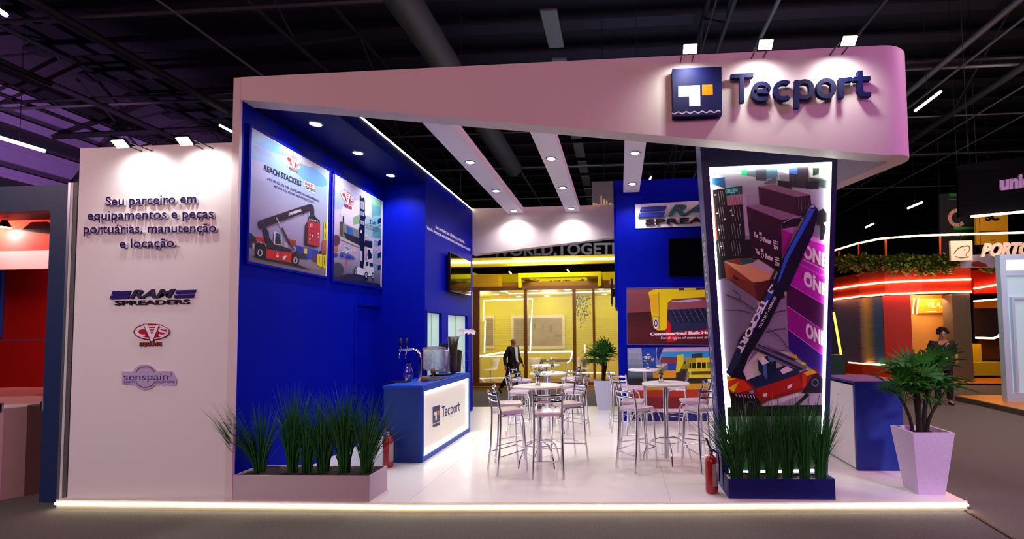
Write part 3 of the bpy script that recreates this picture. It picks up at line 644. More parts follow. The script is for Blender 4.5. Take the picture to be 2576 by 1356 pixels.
A.poly('a8b4b8', [(430, 740), (515, 790), (512, 870), (430, 820)]); A.poly('161824', [(440, 790), (525, 800), (520, 880), (430, 850)])
A.poly('0c101c', [(385, 272), (395, 282), (400, 310), (430, 300), (438, 330), (440, 500), (448, 520), (440, 560), (430, 1110), (385, 1120), (385, 870), (368, 650), (380, 640)])
for y0, y1 in ((340, 430), (455, 505), (560, 605)):
    for x in (397, 410, 423): A.line('b8bcdc', [(x, y0+(x-395)*.4), (x, y1+(x-395)*.4)], 8)
A.poly('c8c4d4', [(388, 905), (410, 915), (410, 1030), (388, 1020)]); A.ell('e8e4f0', (398, 690), 10, 18)
A.poly('e0dcea', [(320, 1100), (375, 1095), (440, 1120), (440, 1080), (530, 1090), (545, 1110), (540, 1195), (440, 1190), (345, 1175), (320, 1150)])
A.poly('d8d4e4', [(430, 1020), (520, 1010), (530, 1100), (420, 1110)]); A.poly('1c2838', [(450, 1035), (480, 1030), (478, 1080), (445, 1085)]); A.poly('1c2838', [(490, 1040), (528, 1050), (530, 1090), (490, 1085)])
A.poly('dcd8e8', [(460, 870), (525, 885), (528, 1040), (462, 1010)]); A.poly('14182a', [(470, 900), (490, 890), (515, 950), (520, 990), (480, 1010), (465, 960)])
for c, rx, ry in [((330, 1140), 15, 48), ((453, 1188), 19, 45), ((528, 1195), 14, 40)]: A.ell('0c0c14', c, rx, ry); A.ell('e0dcea', c, rx*.55, ry*.6); A.ell('0c0c14', c, rx*.3, ry*.4)
A.poly('ece6f4', [(203, 845), (287, 880), (292, 950), (172, 915), (172, 875), (200, 880)]); A.text('ENERGY', '2c2450', (206, 880), (282, 910), (206, 852), .04); A.text('RECYCLING', '6a80c8', (176, 905), (288, 945), (176, 876), .04)
A.text('ZERO EMISSION', '1838b8', (150, 975), (318, 1010), (150, 938), .06)
A.text('Z', '184080', (490, 592), (512, 600), (490, 552), .05); A.text('-LIFT', '184080', (522, 595), (568, 612), (522, 572), .04)
A.text('UP TO 40% TOTAL ENERGY', '2c4070', (452, 614), (605, 665), (452, 598), .02); A.text('RECYCLING AND SAVING', '2c4070', (456, 648), (590, 692), (456, 632), .02)
A.build('print', t)
# ------------------------------------------------ pillar wall boards
yp = lambda x, y: at_y(x, y, YP)
Q = Art(yp, (0, -1, 0), 1500, 420, 3.9867)
sg = empty('spreader_sign', (0, 0, 0), 0, 'white sign board with raised RAM SPREADERS logo on the blue wall', 'sign')
sq = [Q.px(p) for p in ((390, 378), (1640, 308), (1640, 574), (394, 618))]
MB().prism([yp(*p) for p in sq], (0, -.02, 0)).build('board', mat('sign_board_white', 'e8e4ee', .4), sg)
g = lambda x, y: at_y(1500+x/3.9867, 420+y/3.9867, YP-.02)
for q in ([(450, 408), (707, 394), (690, 438), (437, 447)], [(434, 469), (690, 453), (672, 501), (420, 509)]):
    flat('stripe', [g(*p) for p in q], .03, mat('stripe_blue', '06289c', .4), sg, .012)
for q in ([(1385, 370), (1600, 358), (1585, 398), (1372, 408)], [(1368, 428), (1582, 412), (1565, 460), (1355, 468)]):
    flat('stripe', [g(*p) for p in q], .03, mat('stripe_blue'), sg, .012)
letters3d('RAM', g(712, 492), g(1370, 462), g(712, 394), (0, -1, 0), .03, mat('sign_teal', '146070', .4), sg, bold=.035, shear=.35, gap=.012)
letters3d('SPREADERS', g(492, 582), g(1572, 548), g(492, 531), (0, -1, 0), .025, darkl, sg, bold=.025, gap=.012)
def tv(nm, P, n, th, lab):
    t = empty(nm, (0, 0, 0), 0, lab, 'television'); n = V(n); c = sum(P, V((0, 0, 0)))/4
    MB().prism([p+n*.05 for p in P], n*th).build('case', black, t)
    MB().prism([c+(p-c)*.975+n*(.05+th) for p in P], n*.003).build('screen_panel', screen, t)
    MB().prism([c+(p-c)*.3+n*.001 for p in P], n*.05).build('wall_mount', black, t); return t
tv('television_screen', [yp(1680, 602), yp(1850, 596), yp(1850, 698), yp(1681, 697)], (0, -1, 0), .03, 'black television partly hidden behind the lit tower')
p = [V((XL, 9.12, 3.47)), V((XL, 10.42, 3.47)), V((XL, 10.42, 2.70)), V((XL, 9.12, 2.70))]
tv('television_screen', p, (1, 0, 0), .05, 'black television on the blue wall above the counter')
tv('television_screen', [V((-.08, 9.95, 2.98)), V((-.08, 10.9, 2.98)), V((-.08, 10.9, 2.44)), V((-.08, 9.95, 2.44))], (-1, 0, 0), .04, 'thin black television seen edge-on on the sign wall side')
q3 = [(1577, 725.5), (1860, 722), (1860, 868.5), (1578, 866)]
t = poster_board('bulk_handling_poster', q3, yp, (0, -1, 0), .012, mat('poster_edge_lilac', '5a64b0', .5), 'poster of a yellow spreader arm over a dark red hull', .008)
A = Art(lambda x, y: at_y(x, y, YP-.0145), (0, -1, 0), 1560, 700, 3.667, q3)
A.grad(['8c4c58', '7c4048', '803c44'], (40, 80), (1120, 80), (1120, 330), (40, 330), 4); A.grad(['2c1018', '48141c', '54161e', '3c1018'], (40, 322), (1120, 250), (1120, 640), (40, 640), 8)
A.poly('94505c', [(440, 215), (1120, 190), (1120, 255), (440, 290)]); A.poly('b8b4c8', [(460, 215), (700, 190), (760, 205), (560, 225)])
A.poly('141c3c', [(440, 290), (1120, 262), (1120, 470), (500, 500), (440, 390)]); A.poly('242c4c', [(440, 290), (520, 420), (1120, 380), (1120, 470), (500, 500), (440, 390)])
for i in range(12): A.line('5c6484', [(480+i*50, 285-i*2), (540+i*50, 410-i*4)], 5); 
A.poly('c01420', [(435, 380), (470, 430), (470, 500), (830, 470), (830, 510), (540, 530), (510, 580), (430, 590), (420, 500)])
A.poly('e8d80c', [(260, 130), (300, 108), (370, 98), (805, 92), (802, 172), (480, 195), (440, 225), (430, 460), (415, 480), (340, 480), (310, 440), (290, 350), (275, 200)])
A.poly('e8b818', [(275, 150), (350, 140), (352, 330), (300, 320), (280, 230)]); A.poly('b8a008', [(350, 130), (362, 128), (372, 470), (360, 470)])
A.poly('3c2c20', [(540, 95), (800, 88), (800, 105), (700, 110), (540, 112)]); A.poly('e8d80c', [(590, 92), (700, 90), (700, 108), (590, 110)])
for i in range(8): A.line('8c7c08', [(290+i*9, 335+i*2), (296+i*9, 440+i*4)], 3)
A.ell('f0ecf4', (330, 415), 24, 52); A.ell('1c3c9c', (330, 415), 16, 36); A.ell('f0ecf4', (330, 415), 8, 20)
A.text('Containerised Bulk Handling', 'f4f0f4', (275, 527), (965, 508), (275, 503), .06); A.text('For all types of crane and dry bulk', 'e8e4ec', (377, 561), (905, 554), (377, 540), .015)
A.build('print', t)
q4 = [(1578, 875), (1860, 872), (1860, 1040), (1580, 1036)]
t = poster_board('yard_machine_poster', q4, yp, (0, -1, 0), .012, blue, 'poster of a yellow lifting machine in a container yard', .01)
A = Art(lambda x, y: at_y(x, y, YP-.0145), (0, -1, 0), 1560, 700, 3.667, q4)
A.grad(['98a8bc', '8090a8', '5c6c7c', '38484c'], (40, 640), (1120, 640), (1120, 960), (40, 960), 6)
A.poly('1440a8', [(195, 640), (330, 640), (335, 860), (215, 860)]); A.poly('102c88', [(345, 640), (400, 640), (350, 770), (335, 700)]); A.poly('b8b0cc', [(400, 640), (1120, 640), (1120, 680), (390, 690)]); A.poly('28a0d8', [(390, 680), (1120, 668), (1120, 725), (380, 728)])
A.poly('7c3848', [(380, 725), (525, 728), (525, 785), (370, 780)]); A.poly('2440a0', [(440, 785), (560, 785), (560, 850), (440, 850)]); A.poly('302428', [(560, 770), (1120, 760), (1120, 950), (560, 950)])
A.poly('d89c10', [(300, 855), (530, 850), (530, 920), (305, 925)]); A.poly('8c9400', [(520, 790), (1120, 780), (1120, 830), (510, 840)])
for q, c in [([(525, 710), (585, 700), (585, 780), (540, 870), (515, 870)], 'd8d810'), ([(660, 700), (760, 690), (760, 740), (660, 750)], '3c342c'), ([(700, 735), (1120, 728), (1120, 780), (700, 775)], 'e0dc20'), ([(600, 740), (700, 735), (700, 800), (610, 800)], 'a8a010'), ([(640, 785), (800, 780), (800, 825), (640, 830)], '1c1814'), ([(625, 835), (1120, 830), (1120, 915), (625, 920)], 'dcd818'), ([(655, 860), (1120, 852), (1120, 885), (655, 890)], '4c4810'), ([(515, 870), (630, 860), (630, 920), (515, 925)], '2c2818')]: A.poly(c, q)
for i in range(9): A.line('e8e420', [(660+i*45, 770), (660+i*45, 850)], 8)
A.poly('201c20', [(40, 925), (1120, 918), (1120, 985), (40, 985)]); A.poly('c8a010', [(250, 975), (1120, 965), (1120, 1035), (250, 1035)]); A.poly('a83018', [(40, 1035), (1120, 1020), (1120, 1110), (40, 1120)]); A.poly('781820', [(40, 1100), (1120, 1095), (1120, 1200), (40, 1205)])
A.build('print', t)
nb = MB().prism([yp(1580, 1037), yp(1860, 1040), yp(1860, 1060), yp(1580, 1058)], (0, -.014, 0)).build('web_address_strip', mat('strip_navy', '0c1464', .5), None, 'navy strip with a white web address under the yard poster', 'sign')
A = Art(lambda x, y: at_y(x, y, YP-.015), (0, -1, 0), 1560, 700, 3.667); A.text('www.tecport.com', 'dcdcf0', (548, 1240), (850, 1236), (548, 1219), .03); A.build('lettering', nb)['kind'] = 'stuff'
# ------------------------------------------------ lit tower
YT = 5.35
def xl(z): return 1.09-(z-.47)*.0425
def xr(z): return 2.23+(z-.47)*.0655
tw = empty('lightbox_tower', (1.6, YT, .1), 0, 'leaning navy tower with lit poster frame beside the white counter', 'tower'); O = V((1.6, YT, .1))
pq = [(1784, 421), (2093, 407), (2070, 1186), (1835, 1192)]; PA = [at_y(*p, YT)-O for p in pq]
def tz(z): return [V((xl(z), YT, z))-O, V((xr(z), YT, z))-O]
t0, b0 = tz(4.45), tz(.1)
for q in ([t0[0], t0[1], PA[1], PA[0]], [t0[0], PA[0], PA[3], b0[0]], [PA[1], t0[1], b0[1], PA[2]], [PA[3], PA[2], b0[1], b0[0]]):
    MB().prism(q, (0, .05, 0)).build('front_frame', navy, tw)
bk = V((0, .3, 0)); e5 = V((0, .05, 0))
MB().prism([t0[0]+e5, b0[0]+e5, b0[0]+bk, t0[0]+bk], (.03, 0, 0)).build('side_panel', mat('tower_side_blue', '1c2a94', .4), tw)
MB().prism([t0[1]+e5, b0[1]+e5, b0[1]+bk, t0[1]+bk], (-.03, 0, 0)).build('side_panel', navy, tw)
MB().prism([t0[0]+bk, t0[1]+bk, b0[1]+bk, b0[0]+bk], (0, -.03, 0)).build('back_panel', navy, tw)
for i in range(4):
    a, b = PA[i], PA[(i+1) % 4]; c = sum(PA, V((0, 0, 0)))/4; dn = V((0, 1, 0)).cross((b-a).normalized())
    if dn.dot(c-a) < 0: dn = -dn
    MB().prism([a+dn*.003+V((0, .01, 0)), b+dn*.003+V((0, .01, 0)), b+dn*.022+V((0, .01, 0)), a+dn*.022+V((0, .01, 0))], (0, .012, 0)).build('light_strip', mat('tower_led', 'fffdf0', emit=24, ecol='f8fff0'), tw, 'glowing white strip')
MB().prism([p+V((0, .045, 0)) for p in PA], (0, .02, 0)).build('backing', white, tw)
YA = YT+.044
cen = (sum(p[0] for p in pq)/4, sum(p[1] for p in pq)/4)
A = Art(lambda x, y: at_y(x, y, YA)-O, (0, -1, 0), 1760, 390, 4.108, None, .0001, 2.0)
A.grad(['8c8a98', '7c7488', '746c80', '625c70', '4c4a58'], (85, 110), (1375, 60), (1280, 1330), (190, 1360), 16)
A.clip = pq
for q, c in [([(180, 120), (430, 112), (430, 165), (300, 165)], '6ca8b8'), ([(275, 120), (330, 118), (330, 170), (275, 165)], '40b0a8'), ([(330, 115), (420, 112), (420, 170), (330, 168)], '2c6c88'), ([(430, 110), (490, 108), (490, 215), (432, 205)], '0c8c50'), ([(490, 105), (580, 105), (580, 230), (490, 215)], '48505c'), ([(575, 110), (690, 105), (690, 270), (580, 262)], '30303c'), ([(690, 105), (805, 100), (808, 230), (690, 250)], '3c5468'), ([(800, 110), (930, 108), (930, 200), (805, 170)], 'b8b4bc'), ([(920, 110), (1030, 100), (1030, 240), (925, 260)], '3450a0'), ([(1010, 118), (1125, 112), (1130, 345), (1012, 340)], '2c2030'), ([(925, 190), (1010, 200), (1015, 335), (925, 330)], '241c2c'), ([(1130, 95), (1370, 80), (1370, 240), (1140, 230)], 'd8c8bc'), ([(1145, 100), (1230, 95), (1230, 145), (1145, 150)], 'a87048'), ([(1255, 95), (1310, 92), (1310, 150), (1255, 150)], 'b08058'), ([(1325, 90), (1370, 88), (1370, 150), (1325, 150)], 'a8784c'), ([(1170, 135), (1235, 135), (1230, 200), (1170, 215)], '18342c'), ([(1130, 232), (1340, 262), (1335, 355), (1130, 300)], '30383c'), ([(665, 290), (770, 230), (800, 250), (790, 290), (680, 302)], '484458'), ([(820, 205), (920, 205), (925, 262), (830, 260)], '6c6878'), ([(805, 262), (945, 275), (948, 355), (810, 325)], '1c1820'), ([(1090, 275), (1228, 265), (1232, 350), (1095, 350)], '1c1824'),
             ([(95, 180), (160, 190), (160, 240), (258, 230), (268, 345), (118, 330)], '184c78'), ([(95, 180), (260, 228), (120, 245)], 'b8a8b4'), ([(265, 330), (440, 318), (440, 405), (268, 425)], '103c34'), ([(268, 315), (330, 305), (435, 318), (270, 342)], '6c8c8c'), ([(118, 300), (265, 345), (125, 365)], 'bca8a4'), ([(118, 365), (268, 345), (285, 520), (300, 1260), (190, 1290)], '101014'), ([(118, 420), (150, 500), (185, 880), (150, 900)], 'b02820'), ([(285, 435), (440, 430), (435, 515), (290, 525)], '80505c'), ([(285, 525), (440, 512), (470, 840), (480, 1040), (600, 1060), (300, 1080)], '0e0e12'), ([(160, 900), (300, 880), (560, 870), (560, 1050), (250, 1100), (190, 1290)], '0e0f12'), ([(440, 430), (480, 430), (512, 835), (475, 838)], '8a7c90'),
             ([(605, 325), (770, 305), (1145, 412), (1145, 435), (990, 435)], '6c4c64'), ([(605, 328), (990, 436), (1000, 640), (620, 510)], '33182a'), ([(990, 436), (1145, 415), (1152, 520), (1060, 660), (1000, 640)], '241420'),
             ([(483, 530), (610, 508), (1060, 640), (840, 672)], '6c5468'), ([(483, 532), (840, 672), (845, 850), (500, 700)], '2c1424'), ([(840, 672), (1060, 650), (1000, 760), (850, 770)], '1c1018'),
             ([(500, 702), (845, 852), (850, 1050), (525, 890)], '241220'), ([(525, 892), (850, 1052), (855, 1240), (540, 1070)], '22111e'),
             ([(848, 765), (1005, 738), (1000, 790), (960, 820)], '8c4c90'), ([(848, 768), (960, 815), (900, 1000), (855, 1040)], '7c0c70'), ([(1130, 840), (1340, 940), (1330, 1400), (900, 1400), (860, 1250), (1010, 1110)], '9c1494'), ([(1140, 835), (1250, 860), (1340, 945), (1130, 880)], 'c870c0'),
             ([(250, 1095), (390, 1070), (600, 1075), (775, 1185), (720, 1290), (560, 1325)], 'b08458'), ([(250, 1095), (390, 1072), (600, 1080), (560, 1110), (430, 1140)], '0c4c4c'), ([(270, 1088), (400, 1072), (460, 1138), (420, 1135)], '6c2c1c'), ([(560, 1325), (720, 1290), (775, 1185), (780, 1250), (720, 1420), (560, 1420)], '4c1c18'), ([(250, 1097), (560, 1325), (560, 1420), (300, 1350), (270, 1240)], '6c3420'), ([(600, 1080), (775, 1185), (740, 1240), (520, 1130)], '94888c')]:
    A.poly(c, q)
for x in (190, 215, 235, 325, 350, 380, 405):
    for y in (370, 540, 720, 900): A.line('8c8c98', [(x, y+(x > 300)*-10), (x+22, y+145)], 3)
for x, y in ((150, 410), (170, 600), (190, 770), (210, 940), (310, 570), (330, 620), (250, 660), (400, 720)): A.poly('c8c8d0', [(x, y), (x+22, y-3), (x+22, y+10), (x, y+12)])
for i in range(12):
    A.line('1c0c18', [(640+i*30, 340+i*8), (650+i*30, 520+i*10)], 2); A.line('180a14', [(510+i*27, 550+i*10), (525+i*27, 715+i*11)], 2)
for x in (1015, 1045, 1080, 1115): A.line('70606c', [(x, 430), (x+8, 610-(x-1015)*.8)], 3)
A.text('GREEN', '5cb0b0', (262, 400), (390, 385), (262, 362), .05)
for dx, dy in ((0, 0), (16, 172)):
    A.text('The', 'e4dce4', (556+dx, 838+dy), (600+dx, 860+dy), (556+dx, 796+dy), .07); A.text('Factor', 'e4dce4', (658+dx, 895+dy), (740+dx, 925+dy), (658+dx, 850+dy), .07)
    A.poly('b8acb0', [(612+dx, 795+dy), (640+dx, 803+dy), (640+dx, 835+dy), (612+dx, 828+dy)]); A.ell('c4b8bc', (630+dx, 868+dy), 16, 26); A.ell('241220', (630+dx, 868+dy), 9, 18)
    A.text('ZIM', 'e4dce4', (758+dx, 965+dy), (804+dx, 982+dy), (758+dx, 930+dy), .06)
    for k in range(6): A.poly('d0c8d0', [(756+dx+(k % 3)*18, 880+dy+(k//3)*22+(k % 3)*6), (768+dx+(k % 3)*18, 884+dy+(k//3)*22+(k % 3)*6), (768+dx+(k % 3)*18, 896+dy+(k//3)*22+(k % 3)*6), (756+dx+(k % 3)*18, 892+dy+(k//3)*22+(k % 3)*6)])
A.text('Hapag-Lloyd', '1c0c10', (348, 1275), (500, 1372), (348, 1235), .04)
for k in range(26): A.line('6c0c68', [(1020+k*12, 880+k*6), (1020+k*12, 1400)], 2)
A.line('d078c8', [(1000, 1112), (1255, 1250), (1290, 1228), (1330, 1245)], 4); A.line('d078c8', [(905, 1320), (1330, 1500)], 4)
A.text('ONE', 'e8b8ec', (1064, 1052), (1306, 1165), (1066, 925), .05); A.text('OCEAN NETWORK EXPRESS', 'e8b8ec', (1064, 1088), (1306, 1212), (1064, 1074), .02)
A.text('ONE', 'e8b8ec', (1070, 1308), (1308, 1430), (1072, 1198), .05)
A.poly('1a1a22', [(1200, 600), (1270, 555), (1335, 640), (1330, 690), (1270, 700), (1300, 760), (1270, 880), (1235, 880), (1240, 740), (1200, 720)]); A.line('d8d4dc', [(1275, 560), (1332, 632)], 5)
A.frame(1760, 700, 4.108)
for q, c in [([(180, 20), (300, 20), (580, 215), (640, 500), (560, 700), (480, 860), (270, 940)], '5c5468'), ([(640, 260), (890, 200), (915, 720), (960, 760), (560, 700)], '6a6076'), ([(560, 45), (735, 25), (640, 250), (580, 215)], '401618'), ([(300, 5), (560, 45), (580, 215)], '5a2a1c'), ([(730, 20), (800, 10), (880, 200), (800, 230), (740, 90)], '241824'),
             ([(895, 0), (1320, 0), (1305, 290), (895, 50)], '8c1088'), ([(895, 52), (1305, 292), (1290, 555), (895, 285)], '3c0c3c'), ([(895, 287), (1290, 557), (1282, 805), (910, 535)], '7c0c74'), ([(908, 530), (1280, 808), (1278, 1040), (1130, 920), (915, 735)], '280c68')]: A.poly(c, q)
A.text('ONE', 'e8b8ec', (1090, 595), (1292, 705), (1090, 462), .05); A.text('ONE', 'e8b8ec', (1068, 60), (1305, 190), (1070, -50), .05)
for k in range(30): A.line('24062a', [(905+k*13, 60+k*8), (908+k*13, 280+k*8)], 2); A.line('5c0858', [(905+k*13, 295+k*8), (908+k*13, 525+k*8)], 2); A.line('1a0848', [(918+k*12, 545+k*9), (922+k*12, 740+k*8)], 2)
for L in ([(895, 52), (1305, 292)], [(895, 287), (1290, 557)], [(908, 530), (1280, 808)]): A.line('c070b8', L, 5)
for a, b, w_ in [((260, 170), (560, 330), 14), ((340, 120), (420, 250), 12), ((250, 330), (520, 360), 10), ((660, 400), (880, 330), 10), ((680, 560), (880, 520), 12), ((700, 520), (900, 720), 10)]: A.line('38343e', [a, ((a[0]+b[0])/2+20, (a[1]+b[1])/2-15), b], w_)
# reach stacker in the print
for q, c in [([(480, 880), (580, 700), (700, 690), (900, 800), (1000, 860), (1100, 920), (1080, 960), (860, 900), (600, 740)], '54506a'), ([(275, 1010), (350, 1020), (470, 1050), (700, 1100), (1050, 960), (1190, 930), (1280, 1060), (1275, 1180), (1180, 1210), (1060, 1160), (700, 1260), (640, 1300), (330, 1310), (290, 1150)], '701410'), ([(285, 1020), (430, 1030), (540, 1140), (400, 1180), (330, 1170), (290, 1110)], 'b02c10'), ([(280, 1015), (372, 1035), (290, 1060)], 'e0c010'), ([(292, 1130), (395, 1070), (345, 1180)], 'd8b80c'), ([(310, 1180), (560, 1200), (640, 1300), (560, 1500), (330, 1480)], '140c12'), ([(1040, 1180), (1190, 960), (1275, 1060), (1275, 1190), (1160, 1210)], '18141e'), ([(480, 1050), (860, 900), (1030, 940), (1010, 990), (580, 1140)], '14203c'), ([(560, 1140), (1010, 1000), (1050, 1120), (660, 1240)], '8c1814'), ([(1060, 980), (1150, 935), (1205, 975), (1100, 1005)], 'c08c20'), ([(1050, 990), (1100, 1005), (1090, 1110), (1050, 1140)], 'a02818'), ([(820, 950), (890, 905), (960, 945), (850, 990)], 'b8a8bc'), ([(595, 830), (690, 800), (780, 850), (790, 1000), (690, 1050), (600, 950)], '101c30'), ([(595, 830), (650, 805), (710, 870), (640, 895)], 'd0bcd4'), ([(640, 895), (685, 885), (690, 1045), (650, 1000)], '30588c'), ([(690, 812), (745, 805), (780, 850), (720, 865)], '406078'),
             ([(930, 800), (985, 785), (1010, 830), (940, 830)], 'b08020'), ([(1030, 870), (1080, 865), (1090, 895), (1050, 895)], 'c0b010')]: A.poly(c, q)
A.line('181826', [(555, 720), (1050, 940)], 22); A.line('24243a', [(590, 690), (980, 845)], 26); A.line('50486a', [(600, 700), (760, 760)], 8)
A.ell('4c5c84', (1182, 1075), 38, 40); A.ell('14121c', (1182, 1075), 26, 28); A.ell('3c404c', (520, 1305), 44, 40); A.ell('100c12', (520, 1305), 32, 28)
for i in range(7): A.line('d8ccd8', [(365+i*30, 1192+i*2), (382+i*30, 1222+i*2)], 8)
A.poly('d8ccd8', [(645, 1190), (690, 1180), (690, 1215), (645, 1225)]); A.poly('e0d4dc', [(900, 1110), (950, 1080), (935, 1125), (895, 1145)]); A.poly('4c8cc0', [(505, 1160), (550, 1150), (548, 1185), (505, 1190)])
A.poly('8a7c90', [(760, 1310), (1070, 1190), (1270, 1180), (1270, 1310)]); A.poly('141016', [(960, 1310), (1090, 1185), (1130, 1200), (1010, 1310)]); A.poly('100c14', [(760, 1310), (1275, 1305), (1275, 1420), (700, 1430)])
A.poly('1c181c', [(270, 1330), (760, 1310), (760, 1450), (270, 1440)])
A.poly('54705c', [(240, 1425), (1275, 1415), (1275, 2100), (240, 2100)])
# boom
A.poly('0c0e1c', [(265, 970), (310, 870), (385, 690), (390, 650), (430, 580), (505, 510), (740, 20), (830, -10), (920, -60), (880, 100), (830, 210), (700, 480), (560, 710), (500, 800), (440, 960), (480, 1050), (320, 1020)])
A.poly('18243c', [(265, 970), (310, 870), (385, 690), (470, 560), (530, 600), (440, 760), (400, 860), (310, 1010)])
A.poly('18307c', [(505, 520), (760, 20), (830, 10), (600, 440), (540, 560)])



A.text('TECPORT', 'dcd8e8', (650, 205), (372, 745), (700, 232), .05)
A.text('TECPORT - FERRARI', 'c8c4d8', (618, 520), (785, 200), (596, 508), .02)
A.poly('e4e0ec', [(735, 60), (775, 90), (735, 165), (690, 135)]); A.poly('182450', [(737, 85), (758, 100), (730, 145), (708, 130)])
A.frame(1760, 390, 4.108)
A.poly('0e0e20', [(740, 1400), (770, 1240), (860, 1050), (1060, 680), (1130, 560), (1190, 545), (1215, 580), (1160, 820), (900, 1400)])
A.poly('2050b0', [(790, 1330), (870, 1060), (1130, 565), (1185, 565), (900, 1090), (820, 1300)]); A.line('2a3050', [(1055, 690), (1125, 530), (1165, 515), (1185, 550)], 8)
A.line('8c84a0', [(850, 710), (970, 645), (1055, 665)], 7); A.poly('5c7c90', [(750, 1280), (790, 1200), (795, 1230), (765, 1290)])
A.build('print', tw)
bl, br, tl = V((xl(.95)+0, 5.40, .95)), V((xl(2.72), 5.40, 2.72)), V((xl(.95), 5.62, .95))
A = Art(lambda x, y: V((0, 0, 0)), (-1, 0, 0)); vs_, fs_ = text_geo('SAFETY SOLUTIONS', .02, 0, 0); x0_ = min(v.x for v in vs_); x1_ = max(v.x for v in vs_)
bl, br, tl = [p+V((-.002, 0, 0))-O for p in (V((xl(.98), 5.455, .98)), V((xl(2.98), 5.455, 2.98)), V((xl(.98), 5.585, .98)))]
MB().add([bl+(br-bl)*((v.x-x0_)/(x1_-x0_))+(tl-bl)*(v.y/CAP) for v in vs_], fs_).build('side_lettering', mat('letter_pale', 'b8b8e0', .4), tw)
# ------------------------------------------------ planters
def tuft(seed, n, h, spread, lean=0, w=.015, wall=None):
    rnd = random.Random(seed); mb = MB()
    for i in range(n):
        a = rnd.uniform(0, 2*math.pi); r0 = rnd.uniform(0, .055); x, y = r0*math.cos(a), r0*math.sin(a)*.8
        L = h*rnd.uniform(.55, 1.05); out = spread*rnd.uniform(.05, 1)*(1 if rnd.random() < .8 else 1.4); dx = math.cos(a)*out+lean*rnd.random(); dy = math.sin(a)*out*.55 if not (wall and dx < wall[0]*.8) else wall[1]-.05*rnd.random()
        ww = w*rnd.uniform(.5, 1.2); tw_ = rnd.uniform(0, math.pi); wx, wy = math.cos(tw_), math.sin(tw_)*.6; droop = rnd.choice((0, 0, .05, .25))*L
        vs = []; N = 5
        for k in range(N+1):
            t = k/N; q = t**1.6; c = V((x+dx*q, y+dy*q, L*t-droop*t**4)); k_ = ww*(1-t**2.2)+.0006
            if wall and c.x < wall[0]: c.y = min(c.y, wall[1])
            vs += [c+V((wx*k_/2, wy*k_/2, 0)), c-V((wx*k_/2, wy*k_/2, 0))]
        mb.add(vs, [(2*k, 2*k+1, 2*k+3, 2*k+2) for k in range(N)], True)
    return mb
def planter(nm, x0, y0, x1, y1, z1, m, lab, tufts, moss=None):
    t = empty(nm, (x0, y0, .1), 0, lab, 'planter'); w_, d_, h_ = x1-x0, y1-y0, z1-.1; k = .015
    for a, b in [((0, 0, 0), (w_, k, h_)), ((0, d_-k, 0), (w_, d_, h_)), ((0, k, 0), (k, d_-k, h_)), ((w_-k, k, 0), (w_, d_-k, h_)), ((k, k, 0), (w_-k, d_-k, .02))]: box('side_board', a, b, m, t)
    s = MB(); rnd = random.Random(3); nx = 40
    vs = [(k+(w_-2*k)*i/nx, k+(d_-2*k)*j/8, h_-.03+rnd.uniform(0, .02)) for i in range(nx+1) for j in range(9)]
    s.add(vs, [(i*9+j, i*9+9+j, i*9+10+j, i*9+j+1) for i in range(nx) for j in range(8)]); s.build('soil', moss or soil, t)
    for i, (x, y, n, h, sp_, ln) in enumerate(tufts):
        o = tuft(i*7+len(tufts), n, h, sp_, ln, wall=(-4.17-x, 4.92-y) if nm == 'white_planter' else None).build('grass_tuft', leafm, t, kind='stuff'); o.location = (x-x0, y-y0, h_-.02)
planter('white_planter', -4.165, 4.945, -2.655, 5.33, .37, mat('planter_white', 'c4b4bc', .55, noise=.08, nscale=4), 'long white planter box with five clumps of tall dark grass',
        [(-4.0, 5.12, 170, .80, .34, -.16), (-3.64, 5.14, 200, .98, .30, 0), (-3.46, 5.12, 90, .86, .22, 0), (-3.28, 5.13, 180, .86, .28, 0), (-3.04, 5.14, 200, .96, .28, -.05), (-2.80, 5.14, 200, .88, .38, .12)])
planter('blue_planter', 1.11, 5.115, 2.19, 5.335, .31, mat('planter_navy', '0c1470', .45, noise=.1, nscale=4), 'navy planter box of lit green grass at the tower foot',
        [(1.22, 5.22, 190, .82, .30, -.22), (1.40, 5.2, 160, .82, .16, 0), (1.58, 5.2, 180, .86, .2, 0), (1.75, 5.2, 170, .84, .2, 0), (1.92, 5.2, 180, .90, .2, 0), (2.08, 5.2, 170, .82, .26, .1)], mat('moss', '5c4a20', .95, noise=.7, nscale=50, bump=1, var='3a4414'))
# ------------------------------------------------ counter with lit panel
ct = empty('reception_counter', (-2.995, 7.49, .1), 0, 'blue bar counter with a lit white Tecport panel', 'counter'); o = V((-2.995, 7.49, .1))
def cb(nm, a, b, m, par=ct, **k): return box(nm, V(a)-o, V(b)-o, m, par, **k)
cb('worktop', (-3.28, 6.44, 1.11), (-2.72, 8.54, 1.15), blueg); cb('end_panel', (-3.27, 6.45, .1), (-2.76, 6.49, 1.11), mat('counter_end_blue', '0a3a90', .5, noise=.08, nscale=3)); cb('end_panel', (-3.27, 8.5, .1), (-2.76, 8.54, 1.11), blueg)
cb('front_rail', (-2.76, 6.45, 1.06), (-2.72, 8.54, 1.11), blueg); cb('front_rail', (-2.76, 6.45, .1), (-2.72, 8.54, .175), blueg); cb('front_stile', (-2.76, 6.45, .175), (-2.72, 6.5, 1.06), blueg); cb('front_stile', (-2.76, 8.47, .175), (-2.72, 8.54, 1.06), blueg)
cb('light_panel', (-2.765, 6.5, .175), (-2.75, 8.47, 1.06), mat('panel_cream', 'f0ece2', .5, emit=.15, ecol='f4ecdc'))
for a, b in [((6.5, 1.03), (8.47, 1.06)), ((6.5, .175), (8.47, .205)), ((6.5, .205), (6.53, 1.03)), ((8.44, .205), (8.47, 1.03))]: cb('light_strip', (-2.749, a[0], a[1]), (-2.738, b[0], b[1]), ledw, label='glowing LED strip')
